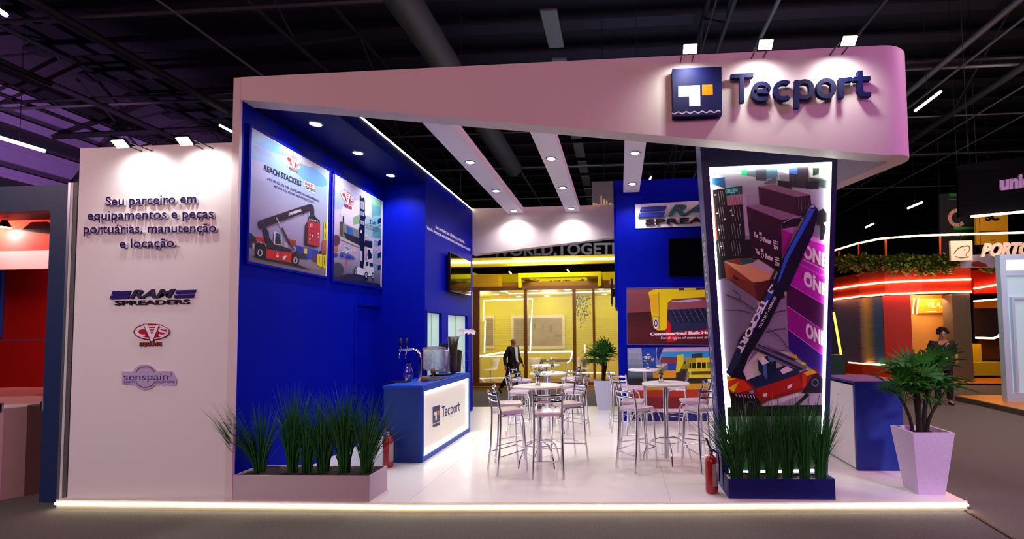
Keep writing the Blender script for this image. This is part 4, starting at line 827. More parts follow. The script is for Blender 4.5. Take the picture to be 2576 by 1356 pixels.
A = Art(lambda x, y: at_x(x, y, -2.749)-o, (1, 0, 0), 500, 820, 2.825)
A.poly('2c2864', [(1662, 577), (1713, 561), (1713, 705), (1662, 722)]); A.poly('f0ecea', [(1670, 614), (1692, 606), (1692, 668), (1681, 671), (1681, 634), (1670, 637)]); A.poly('e08a28', [(1696, 603), (1708, 599), (1708, 630), (1696, 634)])
A.line('f0ecea', [(1662+i*51/16, 697-i*1.02+(3 if i % 4 == 1 else -3 if i % 4 == 3 else 0)) for i in range(17)], 4); A.build('printed_emblem', ct)
q_ = lambda x, y: at_x(500+x/2.825, 820+y/2.825, -2.749)-o
tecport(q_(1727, 652), q_(1856, 603), q_(1727, 574), (1, 0, 0), .002, mat('logo_ink', '2c2864', .4), ct)
# right-hand counter
rc = empty('corner_counter', (3.19, 6.6, .1), 0, 'tall blue and white counter between the tower and potted palm', 'counter'); o = V((3.19, 6.6, .1))
cb('end_panel', (2.915, 6.15, .1), (3.48, 6.19, 1.17), mat('counter_navy', '0a2f92', .5, noise=.08, nscale=3), rc)
cb('worktop', (2.905, 6.14, 1.17), (3.49, 7.05, 1.2), mat('counter_top_purple', '2c2488', .45), rc); cb('side_panel', (3.44, 6.19, .1), (3.48, 7.04, 1.17), blue, rc); cb('back_panel', (2.95, 7.0, .1), (3.44, 7.04, 1.17), white, rc)
cb('door', (2.915, 6.21, .12), (2.945, 6.99, 1.14), white, rc); cb('door_edge', (2.925, 6.19, .1), (2.95, 6.21, 1.17), mat('edge_brown', '8c6a50', .6), rc)
MB().ball(V((2.91, 6.6, .98))-o, .01).build('knob', chrome, rc)
# low white cabinet behind the tower
wc = empty('storage_cabinet', (1.72, 7.3, .1), 0, 'plain white cabinet half hidden behind the lit tower', 'cabinet'); o = V((1.72, 7.3, .1))
cb('body', (1.37, 7.0, .1), (2.1, 7.55, 1.07), white, wc); cb('worktop', (1.36, 6.99, 1.07), (2.11, 7.56, 1.1), white, wc); cb('door', (1.39, 6.985, .14), (1.72, 7.0, 1.05), white, wc); cb('door', (1.74, 6.985, .14), (2.08, 7.0, 1.05), white, wc)
# fire extinguishers
def extinguisher(x, y, rz, lab):
    t = empty('fire_extinguisher', (x, y, .1), rz, lab, 'fire extinguisher', 'fire extinguishers')
    MB().lathe([(.055, 0), (.066, .01), (.068, .04), (.068, .32), (.06, .36), (.035, .39), (.02, .4), (.02, .42)], n=24).build('cylinder', mat('extinguisher_red', 'a80a0a', .3, coat=.4), t)
    lb = MB(); n = 8; vs = [(.0685*math.cos(a), .0685*math.sin(a), z) for z in (.08, .32) for a in [math.radians(-75+k*8) for k in range(n+1)]]
    lb.add(vs, [(k, k+1, n+2+k, n+1+k) for k in range(n)], True).build('paper_label', mat('label_print', 'd8d0cc', .6, noise=.8, nscale=260, var='402828'), t)
    MB().lathe([(.018, .42), (.022, .43), (.022, .455), (.014, .47)], n=12).build('valve', chromed, t)
    MB().tube([(0, 0, .46), (-.02, 0, .5), (-.045, -.005, .58)], .011, 6).tube([(0, 0, .455), (.03, 0, .46), (.06, 0, .43)], .008, 6).build('handle', black, t)
    MB().tube([(.01, 0, .45), (.07, .03, .42), (.085, .03, .3), (.08, .03, .12)], .009, 8).build('hose', black, t)
    MB().tube([(-.04+.016*math.cos(a), 0, .455+.016*math.sin(a)) for a in [i*math.pi/4 for i in range(8)]], .0025, 5, True).build('safety_pin', chrome, t)
extinguisher(.975, 5.32, -.3, 'red fire extinguisher standing beside the navy planter')
extinguisher(-3.10, 6.24, .4, 'red fire extinguisher standing beside the blue bar counter')
# ================================================================== furniture
def stool_proto():
    t = empty('bar_stool', (0, 0, 0), 0, 'x', 'bar stool', 'chrome bar stools')
    hs = .74; r = .0125
    for s in (-1, 1):   # front legs with the curved shoulder running back under the seat
        MB().tube([(s*.16, .19, 0), (s*.155, .165, .35), (s*.15, .15, .62), (s*.147, .13, .69), (s*.145, .09, .72), (s*.145, -.12, .725)], r, 8).build('leg', chrome, t)
        MB().tube([(s*.185, -.215, 0), (s*.175, -.18, .3), (s*.17, -.165, .6), (s*.17, -.165, .78), (s*.172, -.19, .9), (s*.175, -.215, 1.03)], r+.001, 8).build('leg', chrome, t)
    for nm, pts in [('seat_frame', [(-.17, -.165, .715), (-.145, .1, .72), (.145, .1, .72), (.17, -.165, .715)])]: MB().tube(pts, .009, 8).build(nm, chrome, t)
    MB().box((-.165, -.165, .732), (.165, .155, .785), .022).build('seat', vinyl, t)
    for z, y in ((.92, -.196), (.995, -.21)):
        mb = MB(); n = 8; vs = []
        for k in range(n+1):
            u = -1+2*k/n; x = .173*u; yy = y-.035*(1-u*u)
            vs += [(x, yy, z-.017), (x, yy, z+.017), (x, yy-.005, z+.017), (x, yy-.005, z-.017)]
        mb.add(vs, [(4*k+i, 4*k+(i+1) % 4, 4*k+4+(i+1) % 4, 4*k+4+i) for k in range(n) for i in range(4)], True); mb.build('back_rail', chrome, t)
    for s in (-1, 1): MB().tube([(s*.178, -.195, .22), (s*.157, .172, .27)], .008, 6).build('side_stretcher', chrome, t)
    MB().tube([(-.156, .17, .27), (.156, .17, .27)], .008, 6).build('footrest', chrome, t)
    MB().tube([(-.178, -.195, .2), (.178, -.195, .2)], .008, 6).build('back_stretcher', chrome, t)
    return t
def facing(dx, dy): return math.atan2(dy, dx)-math.pi/2
pr = stool_proto()
stools = [(-.90, 5.96, -.1, 1, 'chrome bar stool with its back to us before the first table'), (-1.45, 6.13, .83, .55, 'chrome bar stool at the counter side of the first table, closer of two'),
    (-1.56, 6.72, .95, .25, 'chrome bar stool at the counter side of the first table, farther of two'), (-.74, 6.66, -.75, -.5, 'chrome bar stool at the aisle side of the first table'),
    (-.78, 8.2, -1, .15, 'tall-backed chrome stool at the aisle side of the second table behind'), (-1.72, 8.12, 1, .1, 'chrome stool at the counter side of the second table, closer of two'), (-1.78, 8.85, .8, -.3, 'chrome stool at the counter side of the second table, farther of two'),
    (-1.0, 9.0, -.5, -.85, 'chrome stool facing us behind the second table'), (-2.1, 10.1, .6, .5, 'chrome stool at the counter side of the farthest table'), (-1.1, 10.35, -1, .1, 'chrome stool at the pot plant side of the farthest table'),
    (.21, 6.28, .75, .65, 'chrome stool with its back to us, before the sign wall table'), (.18, 6.88, .9, -.1, 'chrome stool standing behind the back-facing one near the sign wall'),
    (1.02, 6.27, -.5, .8, 'chrome bar stool beside the lit tower with its back to us'), (1.02, 6.9, -.9, -.1, 'chrome bar stool behind the one beside the lit tower'),
    (.12, 8.4, .7, .7, 'chrome stool by the table touching the sign wall, closer of two'), (.0, 8.95, 1, .05, 'chrome stool by the table touching the sign wall, farther of two'), (1.0, 8.7, -1, .1, 'chrome stool between the far sign wall table and the tower')]
for i, (x, y, dx, dy, lab) in enumerate(stools):
    s = pr if i == 0 else copy_tree(pr); s.location = (x, y, .1); s.rotation_euler = (0, 0, facing(dx, dy)); s['label'] = lab
def table_proto():
    t = empty('bar_table', (0, 0, 0), 0, 'x', 'table', 'round white bar tables')
    MB().lathe([(0.001, 1.02), (.31, 1.02), (.322, 1.026), (.325, 1.036), (.322, 1.046), (.31, 1.05), (.001, 1.05)], n=48, cap=False).build('tabletop', laminate, t)
    for k in range(3):
        a = 2*math.pi*k/3; MB().tube([(.022*math.cos(a), .022*math.sin(a), .02), (.022*math.cos(a), .022*math.sin(a), 1.02)], .017, 10).build('pole', chrome, t)
    for k in range(4):
        a = math.pi/4+k*math.pi/2; c_, s_ = math.cos(a), math.sin(a)
        MB().tube([(q*c_, q*s_, z) for q, z in ((.02, .3), (.1, .305), (.19, .28), (.26, .22), (.305, .12), (.33, 0))], .012, 8).build('foot', chrome, t)
    MB().tube([(.19*math.cos(a), .19*math.sin(a), .265) for a in [i*math.pi/12 for i in range(24)]], .007, 6, True).build('foot_ring', chrome, t)
    MB().tube([(.2*math.cos(a), .05*math.sin(a), .2-.13*abs(math.sin(a))) for a in [i*math.pi/10 for i in range(11)]], .003, 5).build('wire_brace', chrome, t)
    return t
tp = table_proto()
tabs = [(-1.10, 6.42, 'round white bar table with flowers at the counter side, closest to the platform edge'), (-1.27, 8.42, 'round white bar table with flowers, second from the platform edge'), (-1.64, 10.5, 'round white bar table farthest back near the yellow booth'),
        (.62, 6.62, 'round white bar table with flowers beside the lit tower'), (.47, 9.05, 'round white bar table close against the sign wall')]
for i, (x, y, lab) in enumerate(tabs):
    s = tp if i == 0 else copy_tree(tp); s.location = (x, y, .1); s.rotation_euler = (0, 0, .3*i); s['label'] = lab
petal = mat('petal_cream', 'f2eed8', .6, noise=.15, nscale=30); stemm = mat('stem_green', '3c7a2a', .5); leafl = mat('bouquet_leaf', '3f8a34', .5, noise=.4, nscale=30)
def bouquet(x, y, lab, seed):
    rnd = random.Random(seed); t = empty('flower_vase', (x, y, 1.15), 0, lab, 'vase of flowers', 'flower vases on the bar tables')
    MB().lathe([(.028, .0), (.034, .008), (.032, .03), (.022, .07), (.026, .1), (.036, .125), (.033, .123), (.023, .1), (.019, .07), (.028, .03), (.026, .01), (.001, .008)], n=20, cap=False).build('vase', glass, t)
    st = MB(); lf = MB(); bl = []
    for k in range(16):
        a = rnd.uniform(0, 6.28); q = rnd.uniform(.01, .1); h = rnd.uniform(.18, .27)-q*.5; e = V((q*math.cos(a), q*math.sin(a), h)); st.tube([(0, 0, .015), (q*.15*math.cos(a), q*.15*math.sin(a), .12), e], .0018, 5)
        if k < 13: bl.append(e)
        for j in range(2):
            b = rnd.uniform(0, 6.28); L = rnd.uniform(.05, .08); m = e*.8; d_ = V((math.cos(b), math.sin(b), rnd.uniform(-.6, .4))).normalized(); s_ = d_.cross(V((0, 0, 1))).normalized()*.013
            lf.add([m, m+d_*L*.5+s_, m+d_*L, m+d_*L*.5-s_], [(0, 1, 2, 3)])
    st.build('stems', stemm, t); lf.build('leaf_spray', leafl, t, kind='stuff')
    for e in bl:
        mb = MB()
        for j in range(6):
            a = j*math.pi/3+rnd.random(); d_ = V((math.cos(a), math.sin(a), .7)).normalized(); s_ = d_.cross(V((0, 0, 1))).normalized()*.015
            mb.add([(0, 0, 0), d_*.024+s_, d_*.042+V((0, 0, .004)), d_*.024-s_], [(0, 1, 2, 3)], True)
        mb.ball((0, 0, .008), .006, 6, 4); o = mb.build('blossom', petal, t); o.location = e
for i, (x, y, lab) in enumerate([(-1.12, 6.45, 'vase of white flowers on the first table at the counter side'), (-1.20, 8.42, 'vase of white flowers on the second table'), (.56, 6.66, 'vase of white flowers on the table beside the tower'), (.52, 9.0, 'vase of white flowers on the table against the sign wall')]): bouquet(x, y, lab, i+2)
# ------------------------------------------------ potted palms
def tapered_pot(t, wb, wt_, h, m, th=.03):
    a, b = wb/2, wt_/2; mb = MB()
    def ring(w_, z): return [(-w_, -w_, z), (w_, -w_, z), (w_, w_, z), (-w_, w_, z)]
    vs = ring(a, 0)+ring(b, h)+ring(b-th, h)+ring(b-th-.015, h-.08)
    mb.add(vs, [(3, 2, 1, 0)]+[(4*k+i, 4*k+(i+1) % 4, 4*k+4+(i+1) % 4, 4*k+4+i) for k in range(3) for i in range(4)]+[(12, 13, 14, 15)]); return mb.build('pot', m, t)
def frond_mesh(nm, seed, nl, L, wl_, droop):
    rnd = random.Random(seed); mb = MB(); mb.tube([(0, 0, 0), (0, L*.25, L*.14), (0, L*.5, L*.2)], .004, 5)
    o = V((0, L*.5, L*.2))
    for k in range(nl):
        a = math.radians(-78+156*k/(nl-1)); d_ = V((math.sin(a), math.cos(a), .34)).normalized(); s_ = V((math.cos(a), -math.sin(a), 0)); ll = L*.62*rnd.uniform(.85, 1.1)*(1-.15*abs(math.sin(a))); N = 5; vs = []
        for i in range(N+1):
            u = i/N; c = o+d_*ll*u+V((0, 0, -droop*ll*u*u)); w_ = wl_*(.35+1.3*u if u < .5 else 1.0-(u-.5)*1.75)+.001
            vs += [c+s_*w_/2, c+V((0, 0, -.004)), c-s_*w_/2]
        mb.add(vs, [(3*i+j, 3*i+1+j, 3*i+4+j, 3*i+3+j) for i in range(N) for j in (0, 1)], True)
    return mb
def potted_palm(x, y, z0, wb, wt_, h, trunks, top, spread, n, seed, lab, pm_, rz=0, L=.42, xmax=None):
    t = empty('potted_palm', (x, y, z0), 0, lab, 'plant'); rnd = random.Random(seed)
    pt = tapered_pot(t, wb, wt_, h, pm_); pt.rotation_euler = (0, 0, rz)
    so = MB().add([(-wt_/2+.04, -wt_/2+.04, h-.06), (wt_/2-.04, -wt_/2+.04, h-.06), (wt_/2-.04, wt_/2-.04, h-.05), (-wt_/2+.04, wt_/2-.04, h-.05)], [(0, 1, 2, 3)]).build('soil', soil, t); so.rotation_euler = (0, 0, rz)
    tips = []
    for (tx, ty, lx, ly, hh, r) in trunks:
        P = [(tx+lx*u*u, ty+ly*u*u, h-.06+(hh)*u) for u in [i/6 for i in range(7)]]
        MB().tube(P, [r*(1.1 if i % 2 else .95)*(1-.3*i/6) for i in range(7)], 8).build('trunk', trunkm, t); tips.append(P)
    meshes = [frond_mesh('frond', seed+i, 9, L, .032*L/.42, .25+.2*i) for i in range(3)]; protos = []
    for i in range(n):
        P = tips[i % len(tips)]; base = V(P[rnd.choice((4, 5, 6, 6))]); k = i % 3
        if len(protos) <= k: o = meshes[k].build('frond', leafp, t); protos.append(o)
        else: o = protos[k].copy(); C.objects.link(o); o.parent = t
        el = rnd.uniform(-.05, 1.3); o.location = base; o.rotation_euler = (el, rnd.uniform(-.3, .3), 2*math.pi*(i*.382)+rnd.uniform(-.3, .3)); s_ = rnd.uniform(.75, 1.15)*spread; o.scale = (s_, s_, s_)
        if xmax and base.x-math.sin(o.rotation_euler.z)*L*1.15*s_ > xmax: o.rotation_euler.z = -o.rotation_euler.z; o.scale = (s_*.95,)*3
    return t
pot_lilac = mat('brushed_pot_white', 'd9c4e4', .6, noise=.12, nscale=30, bump=.5)
potted_palm(3.25, 5.42, .1, .27, .42, .66, [(-.08, .02, -.12, .02, .42, .02), (-.03, -.03, -.03, -.04, .5, .026), (.05, .03, .06, 0, .5, .026), (.06, 0, .16, .02, .36, .02), (.0, .06, .02, .08, .52, .018)], 1, 1.15, 48, 11, 'bushy palm in a tall white pot at the platform corner', pot_lilac, L=.40)
potted_palm(-.385, 10.95, .1, .27, .43, .66, [(0, 0, 0, 0, .5, .045), (.02, .02, .05, .03, .4, .03)], 1, 1.25, 34, 5, 'palm in a white pot behind the bar tables near the yellow booth', mat('pot_white', 'd4d6ea', .5), L=.42, xmax=.33)
# ------------------------------------------------ things on the bar counter
ZC = 1.15
def cz(x, y): return at_z(980+x/7.533, 800+y/7.533, ZC)
p = cz(215, 1215); box('serving_slate', (p.x-.13, p.y-.1, ZC), (p.x+.13, p.y+.06, ZC+.018), black, label='flat black slate on the corner of the bar counter', cat='tray')
p = cz(350, 1180); g_ = MB().lathe([(.045, 0), (.05, .005), (.075, .06), (.08, .11), (.06, .17), (.043, .22), (.045, .25), (.055, .28), (.052, .279), (.041, .25), (.039, .22), (.056, .17), (.076, .11), (.071, .06), (.046, .01), (.001, .008)], n=28, cap=False).build('glass_vase', glass, None, 'empty clear glass hurricane vase on the bar counter', 'vase', loc=(p.x, p.y, ZC))
bt = cz(520, 1200); t = empty('beer_tap', (bt.x-.02, bt.y+.15, ZC), 0, 'chrome draught beer tap with two black handles', 'beer tap')
MB().lathe([(.055, 0), (.055, .012), (.03, .025), (.024, .05)], n=20).build('base_flange', chrome, t)
MB().tube([(0, 0, .03), (0, 0, .3), (-.01, 0, .4), (-.05, 0, .455), (-.11, 0, .475), (-.2, 0, .47), (-.33, 0, .465)], [.026, .026, .026, .024, .022, .018, .015], 12).build('column_tube', chrome, t)
for x in (-.3, -.2):
    MB().tube([(x, 0, .465), (x-.005, -.02, .44), (x-.015, -.03, .38), (x-.02, -.03, .34)], .009, 8).build('spout', chrome, t)
    MB().tube([(x, 0, .47), (x-.01, 0, .53)], .008, 8).build('handle_stem', chrome, t); MB().tube([(x-.01, 0, .53), (x-.014, 0, .56), (x-.016, 0, .64), (x-.018, 0, .655)], [.014, .02, .018, .008], 10).build('handle', black, t)
icy = mat('textured_glass', 'f4f0ff', .05, trans=.93, nscale=22, bump=2.5)
p = cz(730, 1120); t = empty('crystal_dispenser', (p.x+.02, p.y+.2, ZC), 0, 'large textured clear drink dispenser on a glass foot', 'dispenser')
MB().lathe([(.09, 0), (.09, .012), (.03, .03), (.025, .08), (.05, .1)], n=20).build('glass_foot', glass, t)
mb = MB(); n = 28
prof = [(.001, .1), (.16, .1), (.185, .14), (.19, .3), (.185, .42), (.2, .46)]
vs = [((r+.006*(k % 2))*math.cos(k*2*math.pi/n), (r+.006*(k % 2))*math.sin(k*2*math.pi/n)*.6, z) for r, z in prof for k in range(n)]
mb.add(vs, [(i*n+k, i*n+(k+1) % n, (i+1)*n+(k+1) % n, (i+1)*n+k) for i in range(len(prof)-1) for k in range(n)], True); mb.build('fluted_bowl', icy, t)
MB().lathe([(.001, .0), (.19, .0), (.2, .02), (.001, .05)], (0, 0, .46), 24, False).build('lid', icy, t).scale = (1, .62, 1)
p = cz(595, 1215); MB().lathe([(.055, 0), (.06, .01), (.06, .075), (.05, .075), (.05, .03), (.001, .03)], n=24, cap=False).build('wooden_cup', mat('cup_wood', '6a4420', .6, noise=.4, nscale=20), None, 'small round wooden cup on the counter edge', 'cup', loc=(p.x+.02, p.y+.1, ZC))
p = cz(735, 1140); t = empty('wooden_juicer', (p.x+.03, p.y+.12, ZC), 0, 'little brown wooden ball on a short stand', 'ornament'); MB().ball((0, 0, .1), (.04, .04, .05), 14, 9).build('ball', mat('cup_wood'), t); MB().lathe([(.03, 0), (.03, .01), (.008, .02), (.008, .06)], n=14).build('stand', mat('cup_wood'), t)
p = cz(840, 1165); MB().box((-.13, -.28, 0), (.13, .28, .008), .003).build('placemat', mat('mat_brown', '2c1c1c', .8, noise=.3, nscale=40), None, 'long dark brown mat under the dispenser', 'mat', loc=(p.x-.0, p.y+.08, ZC))
p = cz(1030, 1090); MB().lathe([(.001, 0), (.13, 0), (.14, .012), (.14, .018), (.125, .012), (.001, .01)], n=28, cap=False).build('round_tray', mat('mat_brown'), None, 'round brown tray between the dispenser and tall vase', 'tray', loc=(p.x-.02, p.y+.1, ZC))
p = cz(1050, 1050); t = empty('coffee_machine', (p.x-.12, p.y+.2, ZC), 0, 'grey coffee machine with a small dark display behind the tray', 'coffee machine')
box('body', (-.13, -.02, 0), (.16, .3, .39), mat('machine_grey', '8c8aa4', .4), t, .01); box('top_plate', (-.14, -.04, .39), (.17, .31, .41), laminate, t, .004)
MB().lathe([(.018, .03), (.018, .12), (.05, .14), (.055, .3), (.075, .38)], (.06, -.06, 0), 16).build('grinder_cone', mat('cone_lilac', 'b4aed0', .4), t)
dz = empty('card_display', (p.x-.14, p.y+.3, ZC+.41), 0, 'small black display standing on the coffee machine', 'display'); box('case', (-.09, -.01, .03), (.09, .015, .12), black, dz, .004); box('foot', (-.03, -.03, 0), (.03, .03, .035), black, dz, .004)
p = cz(1205, 1060); MB().lathe([(.03, 0), (.04, .004), (.06, .06), (.07, .16), (.064, .3), (.075, .48), (.1, .66), (.095, .66), (.07, .48), (.058, .3), (.001, .2)], n=28, cap=False).build('tall_vase', mat('vase_brown', '2e2422', .35, noise=.4, nscale=20), None, 'tall flared dark brown vase at the back of the counter', 'vase', loc=(p.x, p.y, ZC))
p = cz(1300, 1030); t = empty('potted_orchid', (p.x-.0, p.y+.02, ZC), 0, 'white orchid arching from a slim brown pot', 'orchid')
MB().lathe([(.04, 0), (.042, .02), (.05, .2), (.065, .38), (.07, .39), (.06, .38), (.001, .36)], n=20, cap=False).build('pot', mat('pot_bark', '3c2418', .7, noise=.4, nscale=25), t)
mb = MB(); rnd = random.Random(4)
for i in range(26): a = rnd.uniform(0, 6.28); mb.ball((rnd.uniform(0, .05)*math.cos(a), rnd.uniform(0, .05)*math.sin(a), .39+rnd.uniform(0, .02)), rnd.uniform(.01, .018), 6, 4)
mb.build('moss', mat('moss_green', '3f8a18', .8, noise=.4, nscale=60), t)
o0 = V((p.x, p.y+.02, ZC))
def oz(x, y): return at_y(980+x/7.533, 800+y/7.533, p.y+.02)-o0
stem = [oz(1272, 740), oz(1275, 600), oz(1290, 470), oz(1325, 350), oz(1390, 300), oz(1480, 260), oz(1560, 255), oz(1620, 280)]
MB().tube(stem, [.005, .005, .0045, .004, .004, .003, .003, .002], 6).build('stem', stemm, t)
orc = mat('orchid_white', 'f6eef8', .5)
for k, (x, y) in enumerate([(1350, 258), (1400, 262), (1448, 250), (1500, 262), (1545, 250), (1590, 268)]):
    c = oz(x, y); mb = MB()
    for j in range(5):
        a = 2*math.pi*j/5+.3*k; d_ = V((math.cos(a), -.35, math.sin(a))).normalized(); s_ = d_.cross(V((0, 1, 0))).normalized(); L = .05
        mb.add([V((0, 0, 0)), d_*L*.5+s_*.024, d_*L*.95+s_*.012, d_*L, d_*L*.95-s_*.012, d_*L*.5-s_*.024], [(0, 1, 2, 3, 4, 5)], True)
    mb.ball((0, -.01, -.004), (.008, .01, .008), 6, 4); o = mb.build('blossom', orc, t); o.location = c
o = MB().add([V((0, 0, 0)), V((.02, .01, -.008)), V((.035, 0, .0)), V((.015, -.012, .0))], [(0, 1, 2, 3)]).build('bud', mat('bud_yellow', 'b8a050', .6), t); o.location = oz(1630, 300)
t = empty('wire_plant_stand', (p.x+.14, p.y+.05, ZC), 0, 'thin wire hoop stand with a wooden ring beside the orchid', 'stand')
MB().tube([(.075*math.cos(a), 0, .19+.19*math.sin(a)) for a in [i*math.pi/12 for i in range(24)]], .0025, 5, True).build('wire_hoop', chromed, t)
MB().tube([(-.12, 0, .2), (.075, 0, .21)], .006, 6).build('wooden_bar', mat('cup_wood'), t)
# ================================================================== yellow booth behind
YB = 15.4
gz = lambda x, y, Y=YB: at_y(1170+x/3.39, 600+y/3.39, Y)
yb = empty('yellow_booth', (-2.5, YB, 0), 0, 'yellow meeting booth with brown wooden frame and glass front', 'booth'); o = V((-2.5, YB, 0))
def yb_(nm, a, b, m, par=yb, oo=None, **k): return box(nm, V(a)-(oo or o), V(b)-(oo or o), m, par, **k)
zt = gz(500, 407).z; zb = gz(500, 1262).z; xl_ = gz(60, 600).x; xr_ = 1.6
yb_('platform', (xl_-.3, YB-.12, 0), (xr_, 19.2, zb), mat('booth_platform', 'c89a50', .4), yb)
for k in range(12): yb_('plank', (xl_-.3+k*.5+.004, YB-.14, zb-.0), (xl_-.3+k*.5+.496, YB+.3, zb+.012), mat('booth_floor_wood', 'c8922c', .5, noise=.3, nscale=4), yb)
posts = [(65, 118), (500, 527), (915, 942), (1085, 1105)]
for a, b in posts: yb_('post', (gz(a, 500).x, YB, zb), (gz(b, 500).x, YB+.12, zt), wood)
yb_('top_rail', (xl_-.3, YB-.02, gz(500, 440).z), (xr_, YB+.14, zt), wood); yb_('bottom_rail', (xl_-.2, YB-.01, zb), (xr_, YB+.12, gz(500, 1228).z), wood)
gl = mat('booth_glass', 'ffffff', .03, trans=.0, alpha=.08, spec=.6)
for (a, b), (c_, d_) in zip(posts, posts[1:]): yb_('glass_pane', (gz(b, 500).x, YB+.05, gz(500, 1228).z), (gz(c_, 500).x, YB+.06, gz(500, 440).z), gl)
yb_('glass_pane', (gz(1105, 500).x, YB+.05, gz(500, 1228).z), (xr_, YB+.06, gz(500, 440).z), gl)
fr = mat('frosted_band', 'd8cc90', .6, alpha=.14)
for k in range(26):
    z = gz(500, 690+k*9).z; yb_('frost_stripe', (gz(118, 500).x, YB+.045, z-.014), (gz(500, 500).x, YB+.048, z), fr); 
    if k % 2 == 0: yb_('frost_stripe', (gz(942, 500).x, YB+.045, z-.02), (xr_, YB+.048, z), fr); yb_('frost_stripe', (gz(527, 500).x, YB+.045, z-.014), (gz(915, 500).x, YB+.048, z), fr)
YI = 18.4
ye = mat('booth_yellow', 'e0d600', .6, spec=.1)
yb_('back_wall', (-7.5, YI, 0), (3, YI+.1, 4.2), ye); yb_('side_wall', (gz(310, 700, YI).x-.1-.9, YB+.15, 0), (gz(310, 700, YI).x-.9, YI, 4.2), ye)
yb_('booth_ceiling', (-7.5, YB+.15, zt-.12), (3, YI, zt-.06), mat('booth_ceiling_yellow', 'd8b800', .5))
yb_('fascia', (xl_-.3, YB+.1, gz(100, 422).z), (gz(280, 400).x, YB+.5, gz(100, 310).z), mat('fascia_ochre', 'd8a800', .5)); yb_('fascia', (gz(280, 400).x, YB+.6, gz(300, 415).z), (gz(1230, 400, YB).x, YB+.9, gz(400, 355).z), mat('fascia_brown', 'a07010', .5))
pg = empty('pergola_frame', (gz(800, 400).x, YB, zt), 0, 'yellow overhead pergola frame with hanging plants', 'pergola'); o2 = V((gz(800, 400).x, YB, zt))
xa, xb = gz(458, 350).x, gz(1160, 350).x; za, zc_ = gz(800, 330).z, gz(800, 292).z
for a, b in [((xa, YB-.1, za), (xb, YB+.1, zc_)), ((xa, YB+1.6, za), (xb, YB+1.8, zc_)), ((xa, YB+.1, za), (xa+.3, YB+1.6, zc_)), ((xb-.5, YB+.1, za), (xb, YB+1.6, zc_)), ((xa, YB+1.4, zt-.06), (xa+.1, YB+1.6, za)), ((xa, YB-.1, zt-.06), (xa+.1, YB+.1, za)), ((xb-.1, YB-.1, zt-.06), (xb, YB+.1, za))]: yb_('beam', a, b, ye, pg, o2)
def hanging(x, y, z, r, h, n, seed, lab, m=leafl, sz=.05, cat='hanging plant', nm='hanging_plant'):
    rnd = random.Random(seed); mb = MB()
    for i in range(n):
        a = rnd.uniform(0, 6.28); q = r*math.sqrt(rnd.random()); c = V((q*math.cos(a), q*.5*math.sin(a), -h*rnd.random()**1.3*(1-.5*q/r)))
        d_ = V((rnd.uniform(-1, 1), rnd.uniform(-1, 1), rnd.uniform(-1.2, .3))).normalized(); s_ = d_.cross(V((.1, .2, 1))).normalized()*sz*.3; mb.add([c, c+d_*sz*.5+s_, c+d_*sz, c+d_*sz*.5-s_], [(0, 1, 2, 3)])
    return mb.build(nm, m, None, lab, cat, loc=(x, y, z))
for i, (x, y, lab) in enumerate([(600, 385, 'hanging plant at the counter-side end of the pergola'), (690, 395, 'small hanging plant second in the pergola'), (765, 380, 'hanging plant in the middle of the pergola'), (870, 380, 'wide hanging plant beyond the pergola middle'), (1010, 378, 'hanging plant at the palm-side end of the pergola')]):
    q = gz(x, y-22, YB+.8); hanging(q.x, q.y, q.z, .22, .26, 160, i, lab, sz=.1)
q = gz(1000, 485, YB+1.0); hanging(q.x, q.y, q.z, .3, 1.3, 200, 9, 'long trailing vine inside the glass booth', sz=.1)
led2 = mat('booth_led', 'ffffff', emit=6, ecol='fff8e8')
def neon(pts, lab, Y=YB+.3, r=.02, m=None): bar('neon_line', [gz(x, y, Y) for x, y in pts], r, m or led2, label=lab, cat='light strip')  # glowing tubes, also used to model LED reflections in the booth glass
neon([(300, 450), (345, 452), (378, 470), (915, 462), (1275, 446)], 'glowing white ceiling line across the yellow booth')
neon([(157, 698), (160, 530), (575, 515), (566, 690), (555, 975)], 'glowing square outline inside the yellow booth', YB+.5)
neon([(172, 700), (165, 975)], 'upright glowing line by the small picture', YB+.5)
neon([(118, 1004), (300, 975), (915, 964)], 'long low glowing line across the booth glass', YB+.4, .025); neon([(150, 1005), (350, 1003)], 'thin glowing line under the small picture', YB+.4, .012)
neon([(98, 1191), (350, 1189)], 'glowing line near the booth floor', YB+.2, .012); neon([(940, 1146), (1275, 1146)], 'glowing line behind the potted palm', YB+.2, .012); neon([(915, 965), (900, 1040), (870, 1060)], 'short bent glowing line by the middle post', YB+.4); neon([(1020, 905), (1020, 975)], 'short upright glowing line behind the palm', YB+.4)
for i, (x, y, lab) in enumerate([(265, 478, 'above the small picture'), (457, 495, 'above the large picture at its start'), (593, 445, 'by the middle booth post'), (699, 491, 'above the large picture middle'), (873, 439, 'above the large picture end'), (1158, 431, 'above the palm'), (1190, 478, 'behind the palm top')]):
    q = gz(x, y, YB+.9+.4*(i % 2)); z = zt-.13; q = at_z(1170+x/3.39, 600+y/3.39, z); MB().lathe([(.001, -.01), (.09, -.008), (.1, 0)], n=16, cap=False).build('booth_downlight', mat('booth_lamp', 'ffffff', emit=10), None, 'round ceiling light in the yellow booth '+lab, 'lamp', 'ceiling lights of the yellow booth', loc=(q.x, min(q.y, YI-.3), z))
for x in (-5.0, -2.5, 0): lamp('booth_light', 'POINT', (x, YB+1.6, 2.9), (x, YB+1.6, 0), 34, (1, .97, .75), shadow_soft_size=.3)
lamp('booth_front_light', 'AREA', (-2.2, YB-.9, 4.3), (-2.2, YB+.2, 2.2), 90, (1, .95, .85), size=2); lamp('fascia_light', 'AREA', (-1.8, 12.2, 5.6), (-1.8, 14.2, 3.5), 60, (1, .95, .8), size=2.5)  # the second is an unseen area light added to brighten the hanging fascia
